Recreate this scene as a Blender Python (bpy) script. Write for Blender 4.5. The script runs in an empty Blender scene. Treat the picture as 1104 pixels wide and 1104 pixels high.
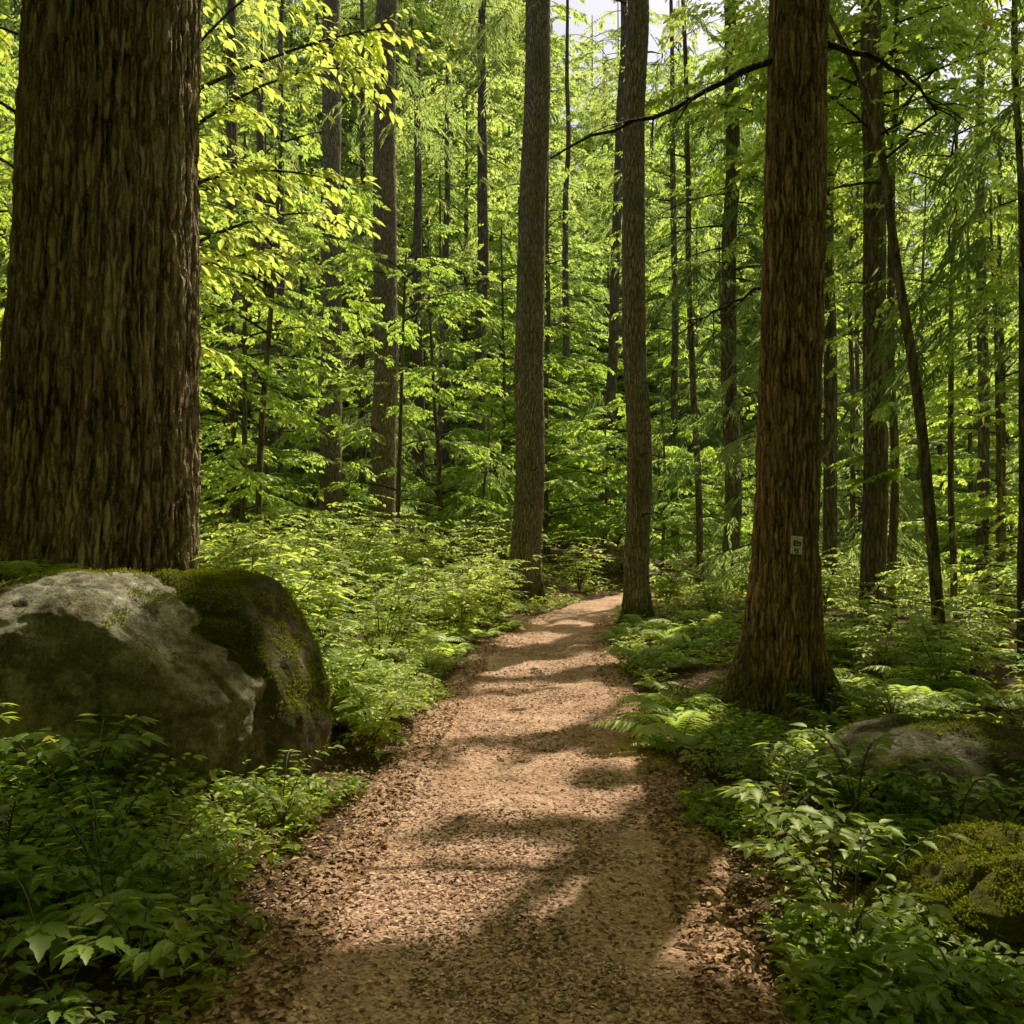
import bpy, bmesh, math, random
import numpy as np
from mathutils import Vector, Matrix

SEED = 7
rng = np.random.default_rng(SEED)
random.seed(SEED)
scene = bpy.context.scene
C = scene.collection
PI = math.pi

# ------------------------------------------------------------------ sun / sky / camera
SUN_AZ = math.radians(28.0)      # to the right of the view direction (+Y)
SUN_EL = math.radians(56.0)
S = np.array([math.sin(SUN_AZ)*math.cos(SUN_EL), math.cos(SUN_AZ)*math.cos(SUN_EL), math.sin(SUN_EL)])

world = bpy.data.worlds.new("World"); scene.world = world
world.use_nodes = True
nt = world.node_tree
for n in list(nt.nodes): nt.nodes.remove(n)
wo = nt.nodes.new('ShaderNodeOutputWorld'); bg = nt.nodes.new('ShaderNodeBackground')
sky = nt.nodes.new('ShaderNodeTexSky'); sky.sky_type = 'NISHITA'; sky.sun_disc = False
sky.sun_elevation = SUN_EL; sky.sun_rotation = SUN_AZ
sky.air_density = 1.0; sky.dust_density = 3.0; sky.ozone_density = 1.0
bg.inputs['Strength'].default_value = 0.14
wb = nt.nodes.new('ShaderNodeMix'); wb.data_type = 'RGBA'; wb.blend_type = 'MULTIPLY'; wb.inputs[0].default_value = 1; wb.inputs[7].default_value = (1.0, .95, .90, 1)   # daylight white balance
nt.links.new(sky.outputs[0], wb.inputs[6]); nt.links.new(wb.outputs[2], bg.inputs['Color']); nt.links.new(bg.outputs[0], wo.inputs['Surface'])

sun = bpy.data.lights.new('sun', 'SUN'); sun.energy = 5.0; sun.angle = math.radians(0.5)
sun.color = (1.0, 0.95, 0.80)
suno = bpy.data.objects.new('sun', sun); C.objects.link(suno)
suno.rotation_euler = Vector(S).to_track_quat('Z', 'Y').to_euler()
suno.location = (10, 20, 30)

cam = bpy.data.cameras.new('camera'); camo = bpy.data.objects.new('camera', cam); C.objects.link(camo)
F = 956.0
cam.sensor_width = 36; cam.lens = 36*F/1104; cam.clip_start = 0.05; cam.clip_end = 2000
camo.location = (0, 0, 1.5)
camo.rotation_euler = (math.radians(90+1.08), 0, 0)
scene.camera = camo
scene.view_settings.view_transform = 'Standard'; scene.view_settings.look = 'None'
scene.view_settings.exposure = 0; scene.view_settings.gamma = 1
scene.cycles.max_bounces = 12; scene.cycles.diffuse_bounces = 7; scene.cycles.transmission_bounces = 8
scene.cycles.glossy_bounces = 2
scene.cycles.use_denoising = True
scene.cycles.use_adaptive_sampling = True; scene.cycles.adaptive_threshold = .025
scene.cycles.sample_clamp_indirect = 4.0

# ------------------------------------------------------------------ noise
def _h(ix, iy, iz, seed):
    n = (ix*374761393 + iy*668265263 + iz*1440662683 + seed*1274126177) & 0xffffffff
    n = ((n ^ (n >> 13))*1274126177) & 0xffffffff
    n = ((n ^ (n >> 15))*2246822519) & 0xffffffff
    return ((n ^ (n >> 16)) & 0xffffff)/float(0xffffff)*2-1
def noise(x, y, z=0.0, seed=0):
    x, y, z = np.broadcast_arrays(np.asarray(x, float), np.asarray(y, float), np.asarray(z, float))
    ix = np.floor(x).astype(np.int64); iy = np.floor(y).astype(np.int64); iz = np.floor(z).astype(np.int64)
    fx, fy, fz = x-ix, y-iy, z-iz
    ux, uy, uz = [f*f*f*(f*(f*6-15)+10) for f in (fx, fy, fz)]
    r = 0
    for a in (0, 1):
        for b in (0, 1):
            for c in (0, 1):
                w = (ux if a else 1-ux)*(uy if b else 1-uy)*(uz if c else 1-uz)
                r = r + w*_h(ix+a, iy+b, iz+c, seed)
    return r
def fbm(x, y, z=0.0, o=4, seed=0, g=0.5):
    r = 0; a = 1; t = 0; f = 1
    for i in range(o):
        r = r + a*noise(np.asarray(x)*f, np.asarray(y)*f, np.asarray(z)*f, seed+i*17); t += a; a *= g; f *= 2.03
    return r/t
def ss(a, b, x):
    t = np.clip((np.asarray(x, float)-a)/(b-a), 0, 1); return t*t*(3-2*t)

# ------------------------------------------------------------------ terrain
_py = np.arange(-12, 60, .1)
_px = np.interp(_py, [-12, 2.7, 6.2, 11, 14.3, 17, 20, 24, 30, 60], [-.3, -.06, .18, .36, .92, 1.68, 3.0, 5.4, 10, 34])
_k = np.exp(-(np.arange(-15, 16)/7.0)**2); _k /= _k.sum()
_px = np.convolve(np.pad(_px, 15, mode='edge'), _k, 'valid')
def pathx(y): return np.interp(y, _py, _px)
def pathw(y): return np.interp(y, [-5, 2.7, 6.2, 11, 14.3, 17, 22], [.93, .93, .97, .86, .74, .66, .6])
def gh(x, y):
    x = np.asarray(x, float); y = np.asarray(y, float)
    c = x-pathx(y); L = -c-pathw(y); R = c-pathw(y)
    z = .5*ss(0, 3.0, L)+.5*ss(3, 14, L)
    z = z+.07*ss(0, .5, R)-.42*ss(1.6, 8, R)
    off = ss(-.15, .9, np.abs(c)-pathw(y))
    z = z+off*(.09*noise(x*.9, y*.9, 0, 3)+.04*noise(x*2.7, y*2.7, 0, 5))
    z = z-.03*(1-ss(-.25, .06, np.abs(c)-pathw(y)))
    z = z+2.0*ss(28, 95, y)
    return z
def G(x, y): return float(gh(x, y))

# ------------------------------------------------------------------ mesh building
class MB:
    def __init__(s): s.v = []; s.f = []; s.m = []; s.n = 0; s.att = []
    def add(s, v, f, mat=0, att=None):
        v = np.asarray(v, float).reshape(-1, 3); f = np.asarray(f, np.int64).reshape(-1, 4)
        s.v.append(v); s.f.append(np.where(f >= 0, f+s.n, -1)); s.m.append(np.full(len(f), mat, np.int32)); s.n += len(v)
        s.att.append(np.zeros(len(v)) if att is None else np.asarray(att, float))
    def mesh(s, name, mats, smooth=False, att=False):
        me = bpy.data.meshes.new(name)
        v = np.concatenate(s.v); f = np.concatenate(s.f); m = np.concatenate(s.m)
        tot = (f >= 0).sum(1).astype(np.int32); start = np.concatenate([[0], np.cumsum(tot)[:-1]]).astype(np.int32)
        loops = f[f >= 0].astype(np.int32)
        me.vertices.add(len(v)); me.vertices.foreach_set('co', v.astype(np.float32).ravel())
        me.loops.add(len(loops)); me.loops.foreach_set('vertex_index', loops)
        me.polygons.add(len(f)); me.polygons.foreach_set('loop_start', start); me.polygons.foreach_set('loop_total', tot)
        me.polygons.foreach_set('material_index', m)
        me.polygons.foreach_set('use_smooth', np.full(len(f), smooth, bool))
        for mt in mats: me.materials.append(mt)
        if att:
            a = me.attributes.new('cav', 'FLOAT', 'POINT'); a.data.foreach_set('value', np.concatenate(s.att).astype(np.float32))
        me.update(calc_edges=True)
        return me
def tag(o, label, cat, group=None):
    o['label'] = label; o['category'] = cat
    if group: o['group'] = group
    return o
def obj(name, me, parent=None, loc=(0, 0, 0)):
    o = bpy.data.objects.new(name, me); C.objects.link(o); o.location = loc
    if parent: o.parent = parent
    return o
def thing(name, label, cat, loc=(0, 0, 0), group=None):
    o = bpy.data.objects.new(name, None); C.objects.link(o); o.location = loc; o.empty_display_size = .2
    return tag(o, label, cat, group)
def copy_tree(o, parent=None):
    c = o.copy(); C.objects.link(c)
    if parent: c.parent = parent
    for ch in list(o.children): copy_tree(ch, c)
    return c
def nrm(a): return a/np.maximum(np.linalg.norm(a, axis=-1, keepdims=True), 1e-9)

def tube(mb, pts, rad, n=6, mat=0):
    pts = np.asarray(pts, float); rad = np.broadcast_to(np.asarray(rad, float), (len(pts),))
    t = nrm(np.gradient(pts, axis=0))
    ref = np.where(np.abs(t[:, 2:3]) > .9, np.array([[1., 0, 0]]), np.array([[0, 0, 1.]]))
    a = nrm(np.cross(t, ref)); b = np.cross(t, a)
    th = np.arange(n)/n*2*PI
    v = pts[:, None]+rad[:, None, None]*(np.cos(th)[None, :, None]*a[:, None]+np.sin(th)[None, :, None]*b[:, None])
    m = len(pts); i = np.arange(m-1)[:, None]*n; j = np.arange(n)[None]; k = (j+1) % n
    f = np.stack([i+j, i+k, i+n+k, i+n+j], -1).reshape(-1, 4)
    mb.add(v.reshape(-1, 3), f, mat)

def place(mb, tpl, pos, yd, zd, sc, mat=0):
    """instances of a leaf template (axis +Y, face +Z) as mesh"""
    tv, tf = tpl
    pos = np.asarray(pos, float)
    if len(pos) == 0: return
    y = nrm(np.asarray(yd, float)); x = nrm(np.cross(y, zd)); z = np.cross(x, y)
    sc = np.broadcast_to(np.asarray(sc, float).reshape(-1, 1) if np.ndim(sc) < 2 else np.asarray(sc, float), (len(pos), 3 if np.ndim(sc) == 2 else 1))
    if sc.shape[1] == 1: sc = np.repeat(sc, 3, 1)
    v = pos[:, None]+(tv[None, :, 0:1]*sc[:, None, 0:1])*x[:, None]+(tv[None, :, 1:2]*sc[:, None, 1:2])*y[:, None]+(tv[None, :, 2:3]*sc[:, None, 2:3])*z[:, None]
    n = len(tv)
    f = np.where(tf[None] >= 0, tf[None]+(np.arange(len(pos))*n)[:, None, None], -1)
    mb.add(v.reshape(-1, 3), f.reshape(-1, 4), mat)

def leaf_tpl(rows, wid, fold=.25, droop=.25, teeth=0.0):
    """rows: positions 0..1 of inner rows; wid: half widths"""
    v = [(0, 0, 0)]
    for i, (t, w) in enumerate(zip(rows, wid)):
        zz = -droop*t*t
        s = teeth*(1 if i % 2 else -1)
        v += [(-w*(1+s), t-.03*(1-s), zz+fold*w), (0, t, zz), (w*(1+s), t-.03*(1-s), zz+fold*w)]
    v.append((0, 1, -droop))
    n = len(rows); f = [(0, 2, 1, -1), (0, 3, 2, -1)]
    for i in range(n-1):
        a = 1+3*i; b = a+3
        f += [(a, a+1, b+1, b), (a+1, a+2, b+2, b+1)]
    a = 1+3*(n-1); t = len(v)-1
    f += [(a, a+1, t, -1), (a+1, a+2, t, -1)]
    return np.array(v, float), np.array(f, np.int64)
LEAF_FINE = leaf_tpl([.08, .17, .26, .35, .44, .53, .62, .71, .8, .89], [.10, .17, .215, .235, .235, .22, .185, .15, .105, .055], .28, .17, .14)
LEAF_MID = leaf_tpl([.2, .45, .75], [.17, .25, .16], .26, .18)
LEAF_LOW = (np.array([(0, 0, 0), (-.3, .45, .08), (0, 1, -.12), (.3, .45, .08)], float), np.array([(0, 3, 1, -1), (1, 3, 2, -1)], np.int64))
SPRIG = (np.array([(0, 0, 0), (-.09, .35, .0), (0, 1, -.1), (.09, .35, .0)], float), np.array([(0, 3, 2, 1)], np.int64))
CHIP = (np.array([(-.22, 0, 0), (.22, .04, 0), (.26, .5, .1), (-.2, .5, .1), (.16, 1, .02), (-.22, .94, .02)], float),
        np.array([(0, 1, 2, 3), (3, 2, 4, 5)], np.int64))

# ------------------------------------------------------------------ materials
def mat(name):
    m = bpy.data.materials.new(name); m.use_nodes = True
    n = m.node_tree.nodes
    for k in list(n): n.remove(k)
    return m, n, m.node_tree.links
def N(n, t, **kw):
    x = n.new(t)
    for k, v in kw.items():
        if k in x.inputs: x.inputs[k].default_value = v
        else: setattr(x, k, v)
    return x
def ramp(n, stops, interp='LINEAR'):
    r = n.new('ShaderNodeValToRGB'); r.color_ramp.interpolation = interp
    e = r.color_ramp.elements
    while len(e) > len(stops): e.remove(e[-1])
    while len(e) < len(stops): e.new(1)
    for i, (p, c) in enumerate(stops): e[i].position = p; e[i].color = (*c, 1)
    return r
def mixc(n, l, fac, a, b, mode='MIX'):
    x = n.new('ShaderNodeMix'); x.data_type = 'RGBA'; x.blend_type = mode
    for s, val in ((0, fac), (6, a), (7, b)):
        if isinstance(val, (int, float)): x.inputs[s].default_value = val
        elif isinstance(val, tuple): x.inputs[s].default_value = (*val, 1)
        else: l.new(val, x.inputs[s])
    return x.outputs[2]
def mathn(n, l, op, a, b=None, c=None):
    x = n.new('ShaderNodeMath'); x.operation = op
    for i, v in enumerate((a, b, c)):
        if v is None: continue
        if isinstance(v, (int, float)): x.inputs[i].default_value = v
        else: l.new(v, x.inputs[i])
    return x.outputs[0]

def leaf_mat(name, dark, light, trans, tw=.5, gloss=.06, clump=.5):
    m, n, l = mat(name)
    geo = N(n, 'ShaderNodeNewGeometry'); oi = N(n, 'ShaderNodeObjectInfo'); tc = N(n, 'ShaderNodeTexCoord')
    nz = N(n, 'ShaderNodeTexNoise', Scale=clump, Detail=3.0); l.new(geo.outputs['Position'], nz.inputs['Vector'])
    a = mathn(n, l, 'MULTIPLY', geo.outputs['Random Per Island'], .55)
    b = mathn(n, l, 'MULTIPLY_ADD', nz.outputs['Fac'], .6, a)
    c = mathn(n, l, 'MULTIPLY_ADD', oi.outputs['Random'], .4, b)
    c = mathn(n, l, 'SUBTRACT', c, .28)
    col = mixc(n, l, c, dark, light)
    tdark = tuple(v*.84 for v in trans)
    tcol = mixc(n, l, c, (tdark[0]*.75, tdark[1], tdark[2]), trans)
    br = N(n, 'ShaderNodeMapRange'); br.inputs[1].default_value = .955; br.inputs[2].default_value = .99; l.new(geo.outputs['Random Per Island'], br.inputs[0])
    bf = mathn(n, l, 'MULTIPLY', br.outputs[0], .75)
    col = mixc(n, l, bf, col, (.20, .13, .04)); tcol = mixc(n, l, bf, tcol, (.6, .42, .08))
    d = N(n, 'ShaderNodeBsdfDiffuse'); l.new(col, d.inputs['Color'])
    t = N(n, 'ShaderNodeBsdfTranslucent'); l.new(tcol, t.inputs['Color'])
    mx = N(n, 'ShaderNodeMixShader'); mx.inputs[0].default_value = tw
    l.new(d.outputs[0], mx.inputs[1]); l.new(t.outputs[0], mx.inputs[2])
    g = N(n, 'ShaderNodeBsdfGlossy', Roughness=.45); g.inputs['Color'].default_value = (.9, .9, .55, 1)
    mg = N(n, 'ShaderNodeMixShader'); mg.inputs[0].default_value = gloss
    l.new(mx.outputs[0], mg.inputs[1]); l.new(g.outputs[0], mg.inputs[2])
    o = N(n, 'ShaderNodeOutputMaterial'); l.new(mg.outputs[0], o.inputs[0])
    return m
M = {}
M['broad'] = leaf_mat('broadleaf', (.07, .13, .02), (.17, .26, .045), (.86, .94, .13), .62, .04)
M['maple'] = leaf_mat('maple_leaf', (.10, .15, .02), (.20, .26, .05), (.95, .95, .16), .68, .04)
M['conifer'] = leaf_mat('conifer_needles', (.06, .10, .03), (.15, .20, .06), (.75, .82, .20), .55, .03)
M['darkcon'] = leaf_mat('hemlock_needles', (.04, .075, .022), (.10, .15, .045), (.50, .60, .12), .45, .03)
M['far'] = leaf_mat('far_foliage_haze_tint', (.10, .17, .035), (.22, .31, .075), (.92, .97, .22), .62, .03, .25)  # lighter colour paints in the haze over distant trees
M['herb'] = leaf_mat('herb_leaf', (.058, .105, .013), (.165, .235, .03), (.86, .90, .09), .5, .035, 1.5)
M['fern'] = leaf_mat('fern_leaf', (.11, .19, .035), (.26, .36, .09), (.95, .96, .16), .6, .05, 1.5)
M['moss_leaf'] = leaf_mat('moss_tuft', (.07, .085, .006), (.22, .22, .015), (.45, .42, .03), .4, .0, 3)

def bark_mat(name, dark, mid, light, moss_h=.5, lichen=.25, fine=1.0, att=True, mossc=(.09, .11, .014), plate=14, pr=.16):
    m, n, l = mat(name)
    tc = N(n, 'ShaderNodeTexCoord'); co = tc.outputs['Object']
    mp = N(n, 'ShaderNodeMapping'); mp.inputs['Scale'].default_value = (26*fine, 26*fine, 5*fine); l.new(co, mp.inputs[0])
    n1 = N(n, 'ShaderNodeTexNoise', Scale=1.0, Detail=6.0, Roughness=.65); l.new(mp.outputs[0], n1.inputs['Vector'])
    n2 = N(n, 'ShaderNodeTexNoise', Scale=2.4, Detail=6.0, Roughness=.65); l.new(co, n2.inputs['Vector'])
    n3 = N(n, 'ShaderNodeTexNoise', Scale=70.0*fine, Detail=3.0); l.new(co, n3.inputs['Vector'])
    vm = N(n, 'ShaderNodeMapping'); vm.inputs['Scale'].default_value = (plate, plate, plate*pr); l.new(co, vm.inputs[0])
    wn = N(n, 'ShaderNodeTexNoise', Scale=9.0, Detail=4.0, Roughness=.65); l.new(co, wn.inputs['Vector'])
    va = N(n, 'ShaderNodeVectorMath'); va.operation = 'MULTIPLY_ADD'; l.new(wn.outputs['Color'], va.inputs[0]); va.inputs[1].default_value = (1.0, 1.0, 1.0); l.new(vm.outputs[0], va.inputs[2])
    vo = N(n, 'ShaderNodeTexVoronoi', Scale=1.0); vo.feature = 'DISTANCE_TO_EDGE'; l.new(va.outputs[0], vo.inputs['Vector'])
    ck = N(n, 'ShaderNodeMapRange'); ck.inputs[1].default_value = 0.0; ck.inputs[2].default_value = .22; l.new(vo.outputs['Distance'], ck.inputs[0])
    if att:
        at = N(n, 'ShaderNodeAttribute'); at.attribute_name = 'cav'
        h = mathn(n, l, 'MULTIPLY_ADD', at.outputs['Fac'], .38, mathn(n, l, 'MULTIPLY', n1.outputs['Fac'], .32))  # colour darkened in the furrows, cavity shade painted in
        h = mathn(n, l, 'MULTIPLY_ADD', ck.outputs[0], .34, h)
    else:
        h = mathn(n, l, 'MULTIPLY_ADD', ck.outputs[0], .3, mathn(n, l, 'MULTIPLY_ADD', n1.outputs['Fac'], .8, -.12))
    r = ramp(n, [(.2, dark), (.5, mid), (.85, light)]); l.new(h, r.inputs[0])
    lr = ramp(n, [(.45, (0, 0, 0)), (.7, (1, 1, 1))]); l.new(n2.outputs['Fac'], lr.inputs[0])
    lf = mathn(n, l, 'MULTIPLY', lr.outputs[0], lichen)
    col = mixc(n, l, lf, r.outputs[0], (.17, .165, .085))
    col = mixc(n, l, .35, col, mixc(n, l, n3.outputs['Fac'], (.25, .22, .2), (.9, .85, .8)), 'OVERLAY')
    sp = N(n, 'ShaderNodeSeparateXYZ'); l.new(co, sp.inputs[0])
    mh = mathn(n, l, 'MULTIPLY_ADD', n2.outputs['Fac'], 1.6*moss_h, .12-.3*moss_h)
    mf = mathn(n, l, 'SUBTRACT', mh, sp.outputs['Z'])
    mr = N(n, 'ShaderNodeMapRange'); mr.inputs[1].default_value = -.15; mr.inputs[2].default_value = .3; l.new(mf, mr.inputs[0])
    col = mixc(n, l, mathn(n, l, 'MULTIPLY', mr.outputs[0], .8), col, mixc(n, l, n3.outputs['Fac'], tuple(.5*v for v in mossc), tuple(1.6*v for v in mossc)))
    b = N(n, 'ShaderNodeBsdfPrincipled', Roughness=.95); l.new(col, b.inputs['Base Color'])
    b.inputs['Specular IOR Level'].default_value = .15
    bh = mathn(n, l, 'ADD', n1.outputs['Fac'], mathn(n, l, 'MULTIPLY', n3.outputs['Fac'], .35))
    bh = mathn(n, l, 'MULTIPLY_ADD', ck.outputs[0], .9, bh)
    bp = N(n, 'ShaderNodeBump', Strength=1.0, Distance=.035); l.new(bh, bp.inputs['Height']); l.new(bp.outputs[0], b.inputs['Normal'])
    o = N(n, 'ShaderNodeOutputMaterial'); l.new(b.outputs[0], o.inputs[0])
    return m
M['bark_big'] = bark_mat('furrowed_bark', (.04, .027, .014), (.31, .215, .125), (.60, .46, .29), 1.5, .4, plate=20, pr=.12)
M['bark_red'] = bark_mat('reddish_bark', (.055, .034, .016), (.35, .225, .12), (.60, .42, .25), .85, .4, plate=26, pr=.13)
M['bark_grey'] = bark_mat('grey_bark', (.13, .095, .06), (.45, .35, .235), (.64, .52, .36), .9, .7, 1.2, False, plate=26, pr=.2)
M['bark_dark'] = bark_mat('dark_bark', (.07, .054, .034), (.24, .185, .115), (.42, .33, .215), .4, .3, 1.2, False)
M['twig'] = bark_mat('twig_bark', (.04, .03, .02), (.10, .078, .05), (.17, .135, .09), .0, .0, 1.0, False)

def stem_mat():
    m, n, l = mat('green_stem')
    b = N(n, 'ShaderNodeBsdfPrincipled', Roughness=.6); oi = N(n, 'ShaderNodeObjectInfo')
    l.new(mixc(n, l, oi.outputs['Random'], (.06, .09, .02), (.11, .09, .035)), b.inputs['Base Color'])
    o = N(n, 'ShaderNodeOutputMaterial'); l.new(b.outputs[0], o.inputs[0]); return m
M['stem'] = stem_mat()

def island_mat(name, stops, rough=.9):
    m, n, l = mat(name)
    geo = N(n, 'ShaderNodeNewGeometry'); r = ramp(n, stops); l.new(geo.outputs['Random Per Island'], r.inputs[0])
    tc = N(n, 'ShaderNodeTexCoord'); nz = N(n, 'ShaderNodeTexNoise', Scale=160.0, Detail=2.0); l.new(tc.outputs['Object'], nz.inputs['Vector'])
    col = mixc(n, l, .5, r.outputs[0], mixc(n, l, nz.outputs['Fac'], (.2, .2, .2), (.8, .8, .8)), 'OVERLAY')
    b = N(n, 'ShaderNodeBsdfPrincipled', Roughness=rough); b.inputs['Specular IOR Level'].default_value = .2
    l.new(col, b.inputs['Base Color'])
    o = N(n, 'ShaderNodeOutputMaterial'); l.new(b.outputs[0], o.inputs[0]); return m
M['chip'] = island_mat('wood_chip', [(0, (.10, .05, .03)), (.3, (.26, .142, .085)), (.7, (.50, .31, .20)), (1, (.78, .54, .38))])
M['litter'] = island_mat('dead_leaf', [(0, (.10, .052, .025)), (.4, (.24, .13, .065)), (.8, (.40, .235, .12)), (1, (.54, .37, .19))])

def path_mat():
    m, n, l = mat('trodden_earth')
    tc = N(n, 'ShaderNodeTexCoord'); co = tc.outputs['Object']
    n1 = N(n, 'ShaderNodeTexNoise', Scale=2.2, Detail=6.0, Roughness=.6); l.new(co, n1.inputs['Vector'])
    n2 = N(n, 'ShaderNodeTexNoise', Scale=38.0, Detail=5.0, Roughness=.7); l.new(co, n2.inputs['Vector'])
    v = N(n, 'ShaderNodeTexVoronoi', Scale=48.0); v.inputs['Randomness'].default_value = 1
    wp = N(n, 'ShaderNodeTexNoise', Scale=9.0, Detail=2.0); l.new(co, wp.inputs['Vector'])
    l.new(mixc(n, l, .12, co, wp.outputs['Color']), v.inputs['Vector'])
    r = ramp(n, [(.3, (.37, .215, .13)), (.55, (.60, .385, .26)), (.75, (.79, .54, .385))]); l.new(n1.outputs['Fac'], r.inputs[0])
    vc = mixc(n, l, v.outputs['Color'], (.3, .28, .26), (.75, .72, .7))
    col = mixc(n, l, .55, r.outputs[0], vc, 'OVERLAY')
    r2 = ramp(n, [(.35, (.25, .22, .2)), (.65, (.8, .78, .76))]); l.new(n2.outputs['Fac'], r2.inputs[0])
    col = mixc(n, l, .6, col, r2.outputs[0], 'OVERLAY')
    b = N(n, 'ShaderNodeBsdfPrincipled', Roughness=.95); b.inputs['Specular IOR Level'].default_value = .15
    l.new(col, b.inputs['Base Color'])
    at = N(n, 'ShaderNodeAttribute'); at.attribute_name = 'cav'
    ea = mathn(n, l, 'MULTIPLY_ADD', n1.outputs['Fac'], .9, at.outputs['Fac'])
    er = N(n, 'ShaderNodeMapRange'); er.inputs[1].default_value = 1.2; er.inputs[2].default_value = 1.7; l.new(ea, er.inputs[0])
    col2 = mixc(n, l, er.outputs[0], col, mixc(n, l, n2.outputs['Fac'], (.05, .03, .015), (.42, .25, .13)))
    l.new(col2, b.inputs['Base Color'])
    hh = mathn(n, l, 'ADD', n2.outputs['Fac'], mathn(n, l, 'MULTIPLY', v.outputs['Distance'], .8))
    bp = N(n, 'ShaderNodeBump', Strength=.8, Distance=.03); l.new(hh, bp.inputs['Height']); l.new(bp.outputs[0], b.inputs['Normal'])
    o = N(n, 'ShaderNodeOutputMaterial'); l.new(b.outputs[0], o.inputs[0]); return m
def ground_mat():
    m, n, l = mat('forest_floor')
    tc = N(n, 'ShaderNodeTexCoord'); co = tc.outputs['Object']
    n1 = N(n, 'ShaderNodeTexNoise', Scale=1.1, Detail=6.0); l.new(co, n1.inputs['Vector'])
    n2 = N(n, 'ShaderNodeTexNoise', Scale=30.0, Detail=5.0, Roughness=.7); l.new(co, n2.inputs['Vector'])
    r = ramp(n, [(.3, (.05, .03, .016)), (.6, (.18, .11, .06)), (.8, (.28, .18, .10))]); l.new(n2.outputs['Fac'], r.inputs[0])
    mr = ramp(n, [(.5, (0, 0, 0)), (.66, (1, 1, 1))]); l.new(n1.outputs['Fac'], mr.inputs[0])
    col = mixc(n, l, mathn(n, l, 'MULTIPLY', mr.outputs[0], .6), r.outputs[0], (.04, .06, .012))
    b = N(n, 'ShaderNodeBsdfPrincipled', Roughness=1.0); b.inputs['Specular IOR Level'].default_value = .1
    l.new(col, b.inputs['Base Color'])
    bp = N(n, 'ShaderNodeBump', Strength=.9, Distance=.05); l.new(n2.outputs['Fac'], bp.inputs['Height']); l.new(bp.outputs[0], b.inputs['Normal'])
    o = N(n, 'ShaderNodeOutputMaterial'); l.new(b.outputs[0], o.inputs[0]); return m
M['path'] = path_mat(); M['ground'] = ground_mat()

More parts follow.
